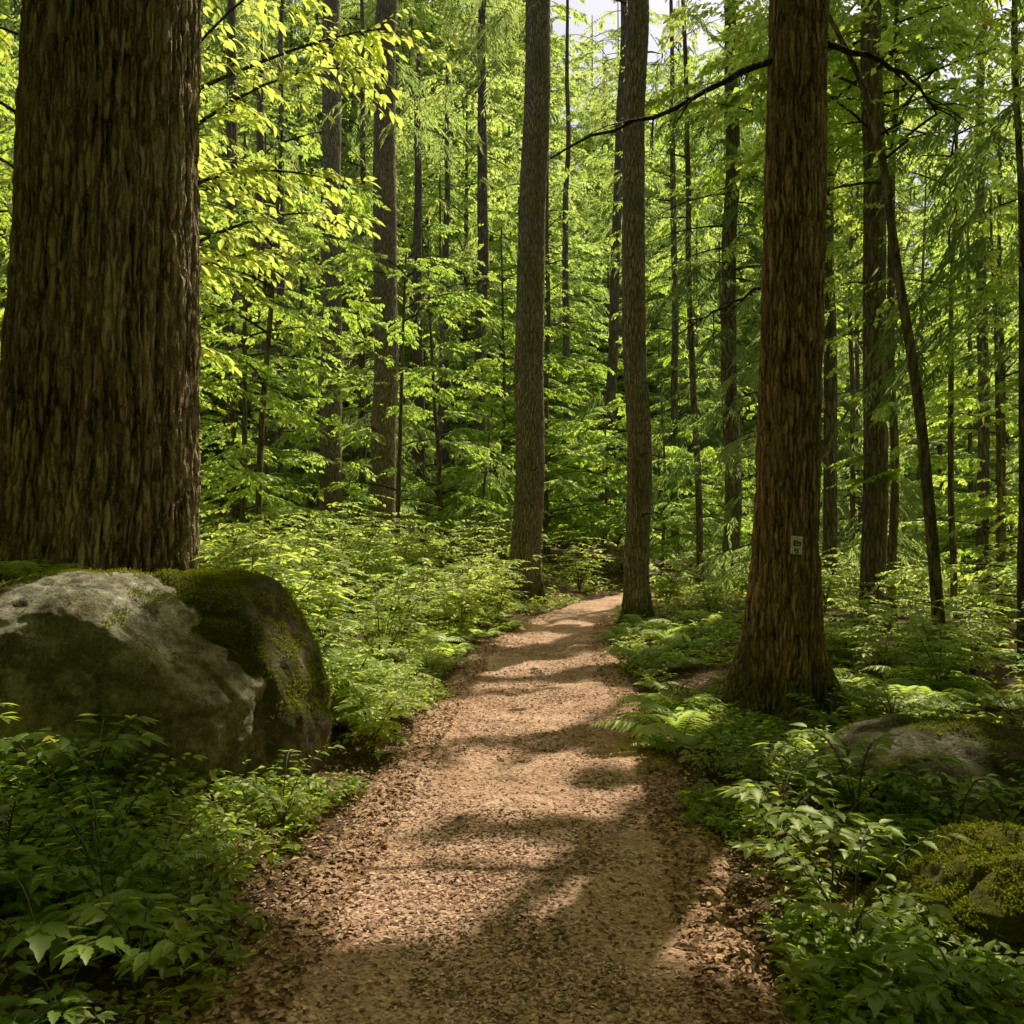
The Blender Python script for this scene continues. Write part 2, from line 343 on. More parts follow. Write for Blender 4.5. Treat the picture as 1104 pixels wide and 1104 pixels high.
def rock_mat(name, moss, base=((.05, .045, .04), (.17, .155, .135), (.34, .32, .29)), mossc=((.03, .04, .004), (.17, .16, .012))):
    m, n, l = mat(name)
    tc = N(n, 'ShaderNodeTexCoord'); co = tc.outputs['Object']; geo = N(n, 'ShaderNodeNewGeometry')
    n1 = N(n, 'ShaderNodeTexNoise', Scale=6.0, Detail=10.0, Roughness=.75); l.new(co, n1.inputs['Vector'])
    n2 = N(n, 'ShaderNodeTexNoise', Scale=2.0, Detail=5.0, Roughness=.6); l.new(co, n2.inputs['Vector'])
    n3 = N(n, 'ShaderNodeTexNoise', Scale=55.0, Detail=5.0, Roughness=.7); l.new(co, n3.inputs['Vector'])
    n4 = N(n, 'ShaderNodeTexNoise', Scale=9.0, Detail=6.0, Roughness=.65); l.new(co, n4.inputs['Vector'])
    r = ramp(n, [(.34, base[0]), (.5, base[1]), (.68, base[2])]); l.new(n1.outputs['Fac'], r.inputs[0])
    r3 = ramp(n, [(.35, (.2, .2, .2)), (.65, (.85, .85, .85))]); l.new(n3.outputs['Fac'], r3.inputs[0])
    col = mixc(n, l, .55, r.outputs[0], r3.outputs[0], 'OVERLAY')
    # dark stains
    sr = ramp(n, [(.46, (0, 0, 0)), (.56, (1, 1, 1))]); l.new(n4.outputs['Fac'], sr.inputs[0])
    col = mixc(n, l, mathn(n, l, 'MULTIPLY', sr.outputs[0], .55), col, (.035, .032, .02))
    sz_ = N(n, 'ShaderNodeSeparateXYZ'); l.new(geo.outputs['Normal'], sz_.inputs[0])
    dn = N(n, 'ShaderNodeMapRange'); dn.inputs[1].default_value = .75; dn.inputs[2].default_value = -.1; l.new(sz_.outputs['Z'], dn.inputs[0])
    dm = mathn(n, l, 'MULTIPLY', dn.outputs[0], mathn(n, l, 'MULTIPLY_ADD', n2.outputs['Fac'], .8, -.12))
    col = mixc(n, l, dm, col, mixc(n, l, r3.outputs[0], (.05, .042, .016), (.24, .195, .09)))  # darker olive on sides and undersides, paler on upward faces
    n5 = N(n, 'ShaderNodeTexNoise', Scale=17.0, Detail=7.0, Roughness=.72); l.new(co, n5.inputs['Vector'])
    lr_ = ramp(n, [(.53, (0, 0, 0)), (.60, (1, 1, 1))]); l.new(n5.outputs['Fac'], lr_.inputs[0])
    col = mixc(n, l, mathn(n, l, 'MULTIPLY', lr_.outputs[0], .6), col, (.46, .44, .35))
    # ochre / green film lower down
    br = ramp(n, [(.42, (0, 0, 0)), (.62, (1, 1, 1))]); l.new(n2.outputs['Fac'], br.inputs[0])
    col = mixc(n, l, mathn(n, l, 'MULTIPLY', br.outputs[0], .6), col, (.17, .135, .04))
    sp = N(n, 'ShaderNodeSeparateXYZ'); l.new(geo.outputs['Normal'], sp.inputs[0])
    a = mathn(n, l, 'MULTIPLY_ADD', n2.outputs['Fac'], 1.4, mathn(n, l, 'MULTIPLY', sp.outputs['Z'], .55))
    a = mathn(n, l, 'ADD', a, mathn(n, l, 'MULTIPLY', n4.outputs['Fac'], .7))
    a = mathn(n, l, 'ADD', a, mathn(n, l, 'MULTIPLY_ADD', n3.outputs['Fac'], .7, -.25))
    at = N(n, 'ShaderNodeAttribute'); at.attribute_name = 'cav'
    a = mathn(n, l, 'ADD', a, at.outputs['Fac'])
    mr = N(n, 'ShaderNodeMapRange'); mr.inputs[1].default_value = 1.95-moss; mr.inputs[2].default_value = 2.35-moss; l.new(a, mr.inputs[0])
    mc = mixc(n, l, n3.outputs['Fac'], mossc[0], mossc[1])
    col = mixc(n, l, mr.outputs[0], col, mc)
    b = N(n, 'ShaderNodeBsdfPrincipled', Roughness=.92); b.inputs['Specular IOR Level'].default_value = .2
    l.new(col, b.inputs['Base Color'])
    hh = mathn(n, l, 'ADD', n1.outputs['Fac'], mathn(n, l, 'MULTIPLY', n3.outputs['Fac'], .4))
    hh = mathn(n, l, 'ADD', hh, mathn(n, l, 'MULTIPLY', mr.outputs[0], mathn(n, l, 'MULTIPLY_ADD', n3.outputs['Fac'], 1.0, .2)))
    bp = N(n, 'ShaderNodeBump', Strength=.9, Distance=.035); l.new(hh, bp.inputs['Height']); l.new(bp.outputs[0], b.inputs['Normal'])
    o = N(n, 'ShaderNodeOutputMaterial'); l.new(b.outputs[0], o.inputs[0]); return m

# ------------------------------------------------------------------ ground and path
def grid_faces(ny, nx):
    i = np.arange(ny-1)[:, None]*nx; j = np.arange(nx-1)[None]
    return np.stack([i+j, i+j+1, i+nx+j+1, i+nx+j], -1).reshape(-1, 4)
def build_ground():
    t = np.linspace(-1, 1, 321); xs = 3.0*np.sinh(t*5.0)*.9   # +-200
    y1 = np.concatenate([np.arange(-30, -3, 1.0), np.arange(-3, 24, .09), np.arange(24, 60, .5), np.linspace(60, 420, 60)])
    X, Y = np.meshgrid(xs, y1)
    mb = MB(); mb.add(np.stack([X, Y, gh(X, Y)], -1), grid_faces(len(y1), len(xs)))
    o = obj('ground', mb.mesh('ground', [M['ground']], True)); o['kind'] = 'structure'
build_ground()
def path_z(x, y):
    c = x-pathx(y); w = pathw(y)
    e = np.abs(c)/w
    z = gh(x, y)+.045
    z = z+.03*noise(x*1.3, y*1.7, 0, 41)+.018*noise(x*3.6, y*4.4, 0, 43)+.006*noise(x*13, y*13, 0, 44)
    return z-.11*ss(.86, 1.12, e)-.02*(1-ss(.0, .8, e))
def build_path():
    ys = np.concatenate([np.arange(-4, 9, .03), np.arange(9, 23, .07)]); us = np.linspace(-1.2, 1.2, 91)
    U, Y = np.meshgrid(us, ys)
    wv = pathw(Y)*(1+.07*noise(Y*.9, np.sign(U)*5, 0, 9)+.05*noise(Y*2.6, np.sign(U)*5, 0, 10))
    X = pathx(Y)+U*wv
    mb = MB(); mb.add(np.stack([X, Y, path_z(X, Y)], -1), grid_faces(len(ys), len(us)), 0, np.abs(U).ravel())
    o = obj('path', mb.mesh('path', [M['path']], True, True)); o['kind'] = 'structure'
build_path()

# ------------------------------------------------------------------ where the sun should reach the ground
def lit(x, y):
    x = np.asarray(x); y = np.asarray(y)
    c = x-pathx(y)
    # along the shadow direction / across it
    u = x*.80+y*.60; v = -x*.60+y*.80
    nz = .75*noise(u*.42, v*1.6, 0, 61)+.35*noise(x*1.3, y*1.6, 0, 62)
    onpath = ss(1.5, 1.0, np.abs(c))*ss(2.3, 3.2, y)
    nz2 = nz+.25*noise(x*1.1+3, y*2.6, 0, 66)
    a = onpath*ss(-.03, .03, nz2-.19+.12*ss(3, 9, y))
    for (ex, ey, rx, ry) in [(-.45, 3.7, .55, .42), (.02, 4.2, .36, .3), (.35, 5.9, .65, .33), (.92, 3.5, .3, .42), (-.95, 4.4, .4, .5), (-.1, 5.1, .5, .22), (.45, 7.0, .55, .25), (.05, 7.7, .5, .25), (.4, 8.7, .7, .2), (.3, 10.0, .7, .22), (.4, 11.3, .7, .22), (.6, 12.6, .7, .25), (1.0, 14.2, .7, .3), (1.3, 3.0, .35, .3), (1.75, 3.2, .3, .25), (1.2, 4.0, .3, .3), (1.4, 6.6, .4, .4), (-1.2, 4.1, .35, .3), (1.9, 5.6, .4, .3), (2.2, 4.72, .38, .26)]:
        a = np.maximum(a, ss(1.15, .85, np.hypot((x-ex)/rx, (y-ey)/ry)))
    bank = ss(-3.6, -3.0, c)*ss(-.7, -1.0, c)*ss(5.0, 6.2, y)*ss(19, 14, y)
    a = np.maximum(a, bank*ss(-.75, -.5, nz))
    rock = ss(1.0, .6, np.hypot((x+1.3)/.5, (y-4.75)/.6))
    a = np.maximum(a, rock*.95)
    right = ss(.9, 1.2, c)*ss(3.6, 3.0, c)
    a = np.maximum(a, right*ss(.08, .3, nz+.2*ss(4.4, 3.2, y)))
    deep = ss(3.0, 4.0, np.abs(c))
    a = np.maximum(a, deep*ss(-.05, .2, nz))
    lf = ss(-.8, -1.1, c)*ss(5.2, 4.8, y)
    a = np.maximum(a, lf*ss(.55, .65, nz)*.8)
    return a
def litz(x, y, z):
    c = x-pathx(y)
    mz = ss(-6.2, -5.6, c)*ss(-2.0, -2.5, c)*ss(2.6, 3.2, y)*ss(8.2, 7.6, y)*(z > 7.3)     # sun for the maple sprays
    far = ss(15, 18, y)*ss(36, 32, y)*ss(-5, -3, x)*ss(11, 9, x)*ss(-.35, -.1, noise(x*.45, y*.3, 0, 95))*(z > 3.2+2.5*noise(x*.6, y*.6, 0, 96))
    return np.maximum(np.maximum(lit(x, y)*(z > 1.3)*(y < 20), mz), far)
SIGHT = []     # (x, y, half width): trunks kept mostly clear of foliage in front of them
def make_keep(r, strength=1.0):
    def keep(p, q=None):
        pts = [p] if q is None else [p, (p+q)/2, q]
        k = np.ones(len(p), bool)
        u1 = r.random(len(p)); u2 = r.random(len(p))
        for w in pts:
            t = (w[:, 2]-.2)/S[2]
            gx = w[:, 0]-S[0]*t; gy = w[:, 1]-S[1]*t
            near = (gy > .5) & (gy < 36) & (gx > -8) & (gx < 11)
            L = np.where(near, litz(gx, gy, w[:, 2]), 0)
            near = near & (gy < 20) & (gx < 6)
            k &= u1 > np.clip(L*3-2, 0, 1)*strength
            # upper foliage dropped in columns along the sun to let light in
            u = gx*.88-gy*.47; v = gx*.47+gy*.88
            zm = 2.2+8*(.5+.5*noise(u*.33, v*.22, 0, 91))
            clear = noise(u*.5, v*.3, 0, 90)+.3*noise(u*1.7, v*1.2, 0, 92) > -.2-.2*((gx > -3) & (gx < 8) & (gy > 18) & (gy < 40))
            k &= ~(clear & ~near & (w[:, 2] > zm) & (u2 < .95))
        ang = p[:, 0]/np.maximum(p[:, 1], .5)
        for (sx, sy, hw) in SIGHT:
            inb = (np.abs(ang-sx/sy) < hw/sy) & (p[:, 1] < sy-.3)
            k &= ~(inb & (r.random(len(p)) < .85))
        k &= p[:, 1] > 1.2
        return k
    def leafkeep(w):
        t = (w[:, 2]-.2)/S[2]
        gx = w[:, 0]-S[0]*t; gy = w[:, 1]-S[1]*t
        k = np.ones(len(w), bool)
        i = np.nonzero((gy > .5) & (gy < 36) & (gx > -8) & (gx < 11) & (w[:, 2] > 1.3))[0]
        if len(i): k[i] = r.uniform(.3, .7, len(i)) > litz(gx[i], gy[i], w[i, 2])*strength
        return k
    keep.leaf = leafkeep
    return keep

# ------------------------------------------------------------------ trees
def trunk_mesh(name, ctr, n=48, dz=.12, m=None, bark=None, flare=(0, .4, 5, 0), att=True, wob=0.0):
    """ctr: rows (x, y, z, r) relative to base; bark(theta, r, z) -> (disp, cav)"""
    ctr = np.asarray(ctr, float)
    z = dz if isinstance(dz, np.ndarray) else np.arange(ctr[0, 2], ctr[-1, 2]+1e-6, dz)
    cx, cy, rr = [np.interp(z, ctr[:, 2], ctr[:, k]) for k in (0, 1, 3)]
    if len(ctr) > 2 and len(z) > 12:
        k = np.ones(7)/7
        cx, cy, rr = [np.convolve(np.pad(a, 3, mode='edge'), k, 'valid') for a in (cx, cy, rr)]
    th = np.arange(n)/n*2*PI
    T, Z = np.meshgrid(th, z); R = np.repeat(rr[:, None], n, 1)
    fa, fh, fl, fp = flare
    lob = .55+.45*np.cos(T*fl+fp+1.1*np.sin(T*2+fp))
    R = R*(1+fa*np.exp(-np.maximum(Z-.0, 0)/fh)*lob+.3*fa*np.exp(-np.maximum(Z, 0)/(fh*2.6))*(lob-.4))
    R = R*(1+.035*noise(np.cos(T)*1.3, np.sin(T)*1.3, Z*.8, 77+int(fp*10)))
    cav = np.ones_like(R)*.5
    if wob:
        wa = wob*ss(0, 2, z); cx = cx+wa*noise(z*.4, fp, 0, 5); cy = cy+wa*noise(z*.4, fp+9, 0, 6)
    if bark: d, cav = bark(T, R, Z); R = R+d
    v = np.stack([cx[:, None]+R*np.cos(T), cy[:, None]+R*np.sin(T), Z], -1)
    i = np.arange(len(z)-1)[:, None]*n; j = np.arange(n)[None]; k = (j+1) % n
    f = np.stack([i+j, i+k, i+n+k, i+n+j], -1).reshape(-1, 4)
    mb = MB(); mb.add(v.reshape(-1, 3), f, 0, cav.ravel())
    return mb.mesh(name, [m], True, att)
def bark_furrow(fu, fv, depth, seed):
    def b(T, R, Z):
        x = np.cos(T)*R*fu; y = np.sin(T)*R*fu; z = Z*fv
        wx = .45*noise(x*.7, y*.7, z*2.5, seed+1)
        n1 = noise(x+wx, y+wx, z, seed); n2 = noise(x*2.1+wx, y*2.1, z*2.6, seed+2); n3 = noise(x*4.5, y*4.5, z*8, seed+3)
        n4 = noise(x*9+n2, y*9, z*17, seed+4)
        pl = np.clip(np.abs(n1)*1.9, 0, 1)**.7                      # ridges with narrow furrows
        h = .55*pl+.34*np.clip(np.abs(n2)*2.0, 0, 1)**.8+.26*n3+.2*n4
        cav = np.clip((h-.12)/.75, 0, 1)
        return (h-.6)*depth, cav
    return b
def crown(mb, r, zb, h, Rf, nbr, dens, leaf, size, per, tl, off, keepf, rise=.3, droop=.3, ldroop=.25, spread=55, jit=.35, limb=True, base=(0, 0), twigdrop=.15, flat=1.0, mats=(0, 1), lean=None, zpow=1.0):
    br_z = zb+(h-zb)*np.sort(r.random(nbr)**zpow)
    az = np.arange(nbr)*2.39996+r.random(nbr)*.9+r.random()*6
    P = []; D = []; TLs = []
    for i in range(nbr):
        t = (br_z[i]-zb)/max(h-zb, .01)
        L = Rf(t)*r.uniform(.65, 1.15)
        if L < .15: continue
        a = az[i]; d = np.array([math.cos(a), math.sin(a)])
        s = np.linspace(0, 1, 7)
        bend = r.normal(0, .12)*L
        bx, by = (base if lean is None else lean(br_z[i]))
        pts = np.stack([bx+d[0]*s*L-d[1]*bend*s*s, by+d[1]*s*L+d[0]*bend*s*s, br_z[i]+L*(rise*s-droop*s*s)], 1)
        nt_ = max(3, int(L*dens))
        u = r.random(nt_)**.8*.88+.12
        p = np.stack([np.interp(u, s, pts[:, k]) for k in range(3)], 1)
        bd = nrm(np.stack([np.interp(u, s[:-1]+.08, np.diff(pts[:, k])) for k in range(3)], 1))
        side = np.where(r.random(nt_) < .5, 1., -1.)
        an = np.radians(r.uniform(25, 65, nt_))*side
        ca, sa = np.cos(an), np.sin(an)
        td = np.stack([bd[:, 0]*ca-bd[:, 1]*sa, bd[:, 0]*sa+bd[:, 1]*ca, bd[:, 2]*.6-twigdrop+r.normal(0, .12, nt_)], 1)
        P.append(p); D.append(nrm(td)); TLs.append(tl*r.uniform(.6, 1.2, nt_)*(1.15-.5*u)*min(1, .5+L*.4))
        if limb:
            wp = pts+np.array([off[0], off[1], off[2]])
            kk = keepf(wp[[3, 5]])
            if kk[0]:
                n_ = 7 if kk[1] else 4
                if hasattr(keepf, 'leaf'):
                    bad = np.nonzero(~keepf.leaf(wp))[0]
                    if len(bad): n_ = min(n_, int(bad[0]))
                if n_ < 2: n_ = 0
                if n_: tube(mb, pts[:n_], np.linspace(.008+.006*L, .002, 7)[:n_], 5, mats[1])
    P = np.concatenate(P); D = np.concatenate(D); TL = np.concatenate(TLs)
    k = keepf(P+np.array(off), P+D*TL[:, None]+np.array([0, 0, -.12])+np.array(off)); P = P[k]; D = D[k]; TL = TL[k]
    if len(P) == 0: return
    n = len(P); tt = (np.arange(per)+.6)/per
    pos = P[:, None]+D[:, None]*(TL[:, None]*tt[None])[..., None]
    pos[..., 2] -= (twigdrop*TL[:, None]*tt[None]**2)
    sgn = np.where(np.arange(per) % 2, 1., -1.)[None]*np.ones((n, 1))
    an = np.radians(spread)*sgn*(1-.5*tt[None])+r.normal(0, .2, (n, per))
    ca, sa = np.cos(an), np.sin(an)
    ld = np.stack([D[:, None, 0]*ca-D[:, None, 1]*sa, D[:, None, 0]*sa+D[:, None, 1]*ca, D[:, None, 2]-ldroop+r.normal(0, .15, (n, per))], -1)
    zd = np.stack([r.normal(0, jit, (n, per)), r.normal(0, jit, (n, per)), np.full((n, per), flat)], -1)
    sz = size*r.uniform(.6, 1.2, (n, per))
    pos = pos.reshape(-1, 3); kl = keepf.leaf(pos+np.array(off)) if hasattr(keepf, 'leaf') else np.ones(len(pos), bool)
    place(mb, leaf, pos[kl], ld.reshape(-1, 3)[kl], zd.reshape(-1, 3)[kl], sz.ravel()[kl], mats[0])

TREES = []
def tree(name, label, x, y, dia, h, m, kind=None, lean=(0, 0), flare=(.5, .35, 5), group=None, cat='tree', curve=None, seed=None, n=20, dz=.35, bark=None, att=False, crown_kw=None, zoff=0.0):
    z0 = G(x, y)-.08
    t = thing(name, label, cat, (x, y, z0), group)
    r = np.random.default_rng(seed if seed is not None else int(abs(x*131+y*977))+11)
    if curve is None:
        curve = [(0, 0, 0, dia/2*1.06), (lean[0]*.5, lean[1]*.5, h*.5, dia/2*.86), (lean[0], lean[1], h, dia/2*.35)]
    tr = obj('trunk', trunk_mesh('trunk', curve, n, dz, m, bark, (*flare, r.uniform(0, 6)), att, .06), t)
    if bark is not None and dia > .3:
        for k_ in range(7):
            zc_ = r.uniform(1.5, min(h*.45, 10)); a_ = r.uniform(0, 6.28); L_ = r.uniform(.12, .5)
            cxx, cyy, rad_ = [float(np.interp(zc_, [c[2] for c in curve], [c[q] for c in curve])) for q in (0, 1, 3)]
            d_ = np.array([math.cos(a_), math.sin(a_), r.uniform(-.25, .3)]); p0 = np.array([cxx, cyy, zc_])+d_*rad_*.9
            sb = MB(); tube(sb, [p0, p0+d_*L_*.5+np.array([0, 0, .01]), p0+d_*L_+np.array([0, 0, -.06*L_])], [.02, .013, .006], 6)
            obj('branch_stub', sb.mesh('branch_stub', [M['twig']], True), t)
    if kind:
        kw = dict(crown_kw or {})
        lf = lambda z: (np.interp(z, [c[2] for c in curve], [c[0] for c in curve]), np.interp(z, [c[2] for c in curve], [c[1] for c in curve]))
        mb = MB(); kind(mb, r, h, (x, y, z0), lf, **kw)
        if mb.n:
            obj('crown', mb.mesh('crown', kw.get('mats_', None) or CROWN_MATS[kind], False), t)
    TREES.append((x, y, dia/2)); return t
def c_broad(mb, r, h, off, lf, zb=1.2, R=2.0, nbr=26, dens=7, size=.11, per=9, tl=.6, leaf=None, st=1.0):
    crown(mb, r, zb, h, lambda t: R*(.45+1.0*math.sin(PI*min(.98, .12+.8*t))), nbr, dens, leaf or LEAF_LOW, size, per, tl, off, make_keep(r, st), rise=.35, droop=.35, ldroop=.25, lean=lf)
def c_conifer(mb, r, h, off, lf, zb=6, R=3.0, nbr=50, dens=11, size=.17, per=13, tl=.7, st=1.0):
    crown(mb, r, zb, h, lambda t: R*(1.05-.85*t), nbr, dens, SPRIG, size, per, tl, off, make_keep(r, st), rise=.05, droop=.42, ldroop=.18, spread=48, jit=.45, twigdrop=.4, lean=lf)
def c_hemlock(mb, r, h, off, lf, **k):
    c_conifer(mb, r, h, off, lf, **k)
CROWN_MATS = {c_broad: [M['broad'], M['twig']], c_conifer: [M['conifer'], M['twig']], c_hemlock: [M['darkcon'], M['twig']]}

# sight lines to the main trunks
SIGHT += [(-3.06, 6.6, .75), (2.15, 7.0, .38), (1.93, 13.7, .26), (.30, 17.3, .34), (-3.08, 21, .38), (-4.9, 24, .36), (6.1, 15, .24)]

# 1. the big fir on the left
x, y = -3.10, 6.6; z0 = G(x, y)-.1
t = thing('fir_tree', 'huge old fir with dark furrowed bark rising behind the large left boulder', 'tree', (x, y, z0))
zz = np.concatenate([np.arange(0, 6.2, .0125), np.arange(6.2, 26.1, .25)])
cur = [(-.14, 0, 0, .80), (-.06, 0, .7, .735), (.02, 0, 1.5, .685), (.07, 0, 2.8, .64), (.12, 0, 5, .605), (.2, 0, 10, .52), (.3, 0, 26, .12)]
obj('trunk', trunk_mesh('trunk', cur, 400, zz, M['bark_big'], bark_furrow(12.5, .75, .062, 5), (.22, .4, 5, 1.0)), t)
mb = MB(); c_conifer(mb, np.random.default_rng(3), 26, (x, y, z0), lambda z: (.15, 0), zb=9, R=5.2, nbr=110, dens=11)
obj('crown', mb.mesh('crown', CROWN_MATS[c_conifer]), t); TREES.append((x, y, .9))

# 2. the fir on the right, with the trail marker
x, y = 2.10, 7.0; z0 = G(x, y)-.06; T2 = (x, y, z0)
t = thing('fir_tree', 'tall reddish brown fir right of the path with a trail marker on its trunk', 'tree', (x, y, z0))
zz = np.concatenate([np.arange(0, 6.4, .014), np.arange(6.4, 24.1, .25)])
cur2 = [(0, 0, 0, .345), (.02, 0, .25, .305), (.035, 0, .6, .277), (.06, 0, 1.35, .247), (.10, 0, 2.6, .236), (.19, 0, 5.7, .224), (.3, 0, 10, .2), (.5, 0, 24, .06)]
obj('trunk', trunk_mesh('trunk', cur2, 300, zz, M['bark_red'], bark_furrow(19, 1.9, .028, 25), (1.25, .28, 5, 2.2)), t)
tw = M['twig']
for pts, r0 in [([(.17, 0, 5.32), (-.25, -.1, 5.18), (-.62, -.2, 4.92), (-.95, -.25, 4.72), (-1.4, -.3, 4.6), (-1.8, -.3, 4.38)], .03),
                ([(.2, 0, 5.42), (.5, -.05, 5.36), (.85, -.1, 5.2), (1.1, -.1, 5.02), (1.22, -.12, 4.8)], .03),
                ([(.05, .1, 3.55), (-.3, .3, 3.4), (-.6, .4, 3.25)], .016)]:
    mb = MB(); P = np.array(pts)
    s = np.linspace(0, 1, 14); si = np.linspace(0, 1, len(P))
    Q = np.stack([np.interp(s, si, P[:, k]) for k in range(3)], 1); Q[1:-1] = (Q[:-2]+Q[1:-1]*2+Q[2:])/4
    Q[2:] += rng.normal(0, .012, Q[2:].shape)
    tube(mb, Q, np.linspace(r0, r0*.25, 14), 7)
    for _ in range(9):
        i = rng.integers(5, 13); d = nrm(np.array([rng.normal(0, .6)+np.sign(P[-1, 0]-P[0, 0])*.6, rng.normal(0, .5), -.5+rng.normal(0, .3)]))
        L = rng.uniform(.15, .45)
        tube(mb, [Q[i], Q[i]+d*L*.5, Q[i]+d*L+np.array([0, 0, -.06])], [.007, .005, .002], 4)
    obj('branch', mb.mesh('branch', [tw], True), t)
mb = MB(); c_conifer(mb, np.random.default_rng(5), 24, (x, y, z0), lambda z: (.2, 0), zb=8.2, R=4.4, nbr=130, dens=12)
obj('crown', mb.mesh('crown', CROWN_MATS[c_conifer]), t); TREES.append((x, y, .5))

# trail marker on the right fir
def marker():
    zc = 1.5-(588-570)/F*6.72
    px = 2.10+.058; zc = 1.375
    t = thing('trail_marker', 'small pale grey rectangular trail marker plate with dark marks nailed to the right fir', 'sign', (px, 7.0-.272, zc))
    t.rotation_euler = (0, math.radians(3), math.radians(-4))
    def box(mb, x0, x1, z0, z1, y0, y1, mt=0):
        v = [(a, b, c) for a in (x0, x1) for b in (y0, y1) for c in (z0, z1)]
        f = [(0, 1, 3, 2), (4, 6, 7, 5), (0, 4, 5, 1), (2, 3, 7, 6), (0, 2, 6, 4), (1, 5, 7, 3)]
        mb.add(v, f, mt)
    m1, n, l = mat('weathered_plate'); b = N(n, 'ShaderNodeBsdfPrincipled', Roughness=.6)
    nz = N(n, 'ShaderNodeTexNoise', Scale=40.0, Detail=4.0); tc = N(n, 'ShaderNodeTexCoord'); l.new(tc.outputs['Object'], nz.inputs['Vector'])
    rr = ramp(n, [(.3, (.66, .66, .54)), (.7, (.88, .88, .76))]); l.new(nz.outputs['Fac'], rr.inputs[0]); l.new(rr.outputs[0], b.inputs['Base Color'])
    o = N(n, 'ShaderNodeOutputMaterial'); l.new(b.outputs[0], o.inputs[0])
    m2, n, l = mat('dark_marking'); b = N(n, 'ShaderNodeBsdfPrincipled', Roughness=.7)
    b.inputs['Base Color'].default_value = (.02, .022, .012, 1); o = N(n, 'ShaderNodeOutputMaterial'); l.new(b.outputs[0], o.inputs[0])
    mb = MB(); box(mb, -.043, .043, -.069, .069, -.006, .006)
    p = obj('plate', mb.mesh('plate', [m1]), t)
    bv = p.modifiers.new('bevel', 'BEVEL'); bv.width = .003; bv.segments = 2
    mb = MB()
    for (a, b_, c, d) in [(-.024, -.014, -.006, .038), (-.014, .004, .028, .037), (-.014, .0, .012, .018), (-.014, .008, -.006, .002), (.003, .010, .006, .034), (.012, .018, .016, .028), (.018, .030, .018, .026), (.022, .030, -.002, .022), (.008, .024, -.006, .0)]:
        box(mb, a, b_, c, d, -.0085, -.0055)
    obj('upper_mark', mb.mesh('upper_mark', [m2]), t)
    mb = MB()
    for (a, b_, c, d) in [(-.016, -.010, -.05, -.02), (-.007, -.001, -.044, -.03), (-.002, .012, -.034, -.028), (.008, .014, -.052, -.03), (-.004, .012, -.056, -.05)]:
        box(mb, a, b_, c, d, -.0085, -.0055)
    obj('lower_mark', mb.mesh('lower_mark', [m2]), t)
    for zc_ in (.058, -.06):
        mb = MB(); tube(mb, [(0, -.005, zc_), (0, -.0085, zc_), (0, -.0095, zc_)], [.004, .004, .001], 8)
        obj('nail', mb.mesh('nail', [m2]), t)
marker()

BF = bark_furrow(24, 4.5, .018, 45)
tree('spruce_tree', 'straight bare grey-brown trunk standing at the right edge where the path bends', 1.93, 13.7, .365, 24, M['bark_grey'], c_conifer, (-.02, 0), (.8, .25, 5), n=72, dz=.04, bark=BF, crown_kw=dict(zb=10, R=4.2, nbr=120, dens=11))
tree('spruce_tree', 'thick straight grey trunk on the left bank beside the far end of the path', .26, 17.3, .56, 26, M['bark_grey'], c_conifer, (.55, 0), (.6, .35, 5), n=72, dz=.05, bark=BF, crown_kw=dict(zb=9.5, R=2.6, nbr=40, dens=9))
tree('spruce_tree', 'right one of the pair of tall straight trunks behind the sunlit bushes on the left', -3.08, 21, .58, 27, M['bark_grey'], c_conifer, (.2, 0), (.25, .4, 5), n=64, dz=.06, bark=BF, crown_kw=dict(zb=11, R=3, nbr=40, dens=9))
tree('spruce_tree', 'left one of the pair of tall straight trunks behind the sunlit bushes on the left', -4.9, 24, .58, 27, M['bark_grey'], c_conifer, (-.05, 0), (.25, .4, 5), n=64, dz=.06, bark=BF, crown_kw=dict(zb=11.5, R=3, nbr=40, dens=9))
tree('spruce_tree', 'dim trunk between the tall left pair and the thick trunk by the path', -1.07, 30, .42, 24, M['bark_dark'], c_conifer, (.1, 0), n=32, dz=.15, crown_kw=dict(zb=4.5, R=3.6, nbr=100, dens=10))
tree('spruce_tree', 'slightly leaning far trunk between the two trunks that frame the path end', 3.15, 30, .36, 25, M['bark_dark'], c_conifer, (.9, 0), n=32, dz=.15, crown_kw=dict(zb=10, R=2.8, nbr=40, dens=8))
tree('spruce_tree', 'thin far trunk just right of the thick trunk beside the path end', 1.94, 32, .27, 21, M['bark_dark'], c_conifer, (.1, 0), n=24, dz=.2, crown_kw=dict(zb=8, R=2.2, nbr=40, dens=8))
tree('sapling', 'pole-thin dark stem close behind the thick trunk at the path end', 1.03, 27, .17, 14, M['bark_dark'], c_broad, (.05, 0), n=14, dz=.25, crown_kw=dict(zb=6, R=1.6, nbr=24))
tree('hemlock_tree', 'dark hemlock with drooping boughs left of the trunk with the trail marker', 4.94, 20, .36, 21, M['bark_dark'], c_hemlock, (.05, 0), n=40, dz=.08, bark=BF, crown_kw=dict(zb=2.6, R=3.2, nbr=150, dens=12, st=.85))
tree('beech_tree', 'slim trunk showing close beside the right edge of the trail marker fir', 6.45, 18, .27, 21, M['bark_dark'], c_broad, (.1, 0), n=32, dz=.12, crown_kw=dict(zb=8.5, R=3.3, nbr=120, dens=9, size=.17, per=11, tl=.8))  # dense crown above the view, built to shade the foreground
tree('spruce_tree', 'medium straight trunk in shade right of the trail marker fir', 6.1, 15, .39, 22, M['bark_dark'], c_broad, (.12, 0), (.3, .3, 5), n=48, dz=.06, bark=BF, crown_kw=dict(zb=8.4, R=4.0, nbr=150, dens=11, size=.18, per=11, tl=.8))  # broadleaf crown above the view, put on to cast foreground shade
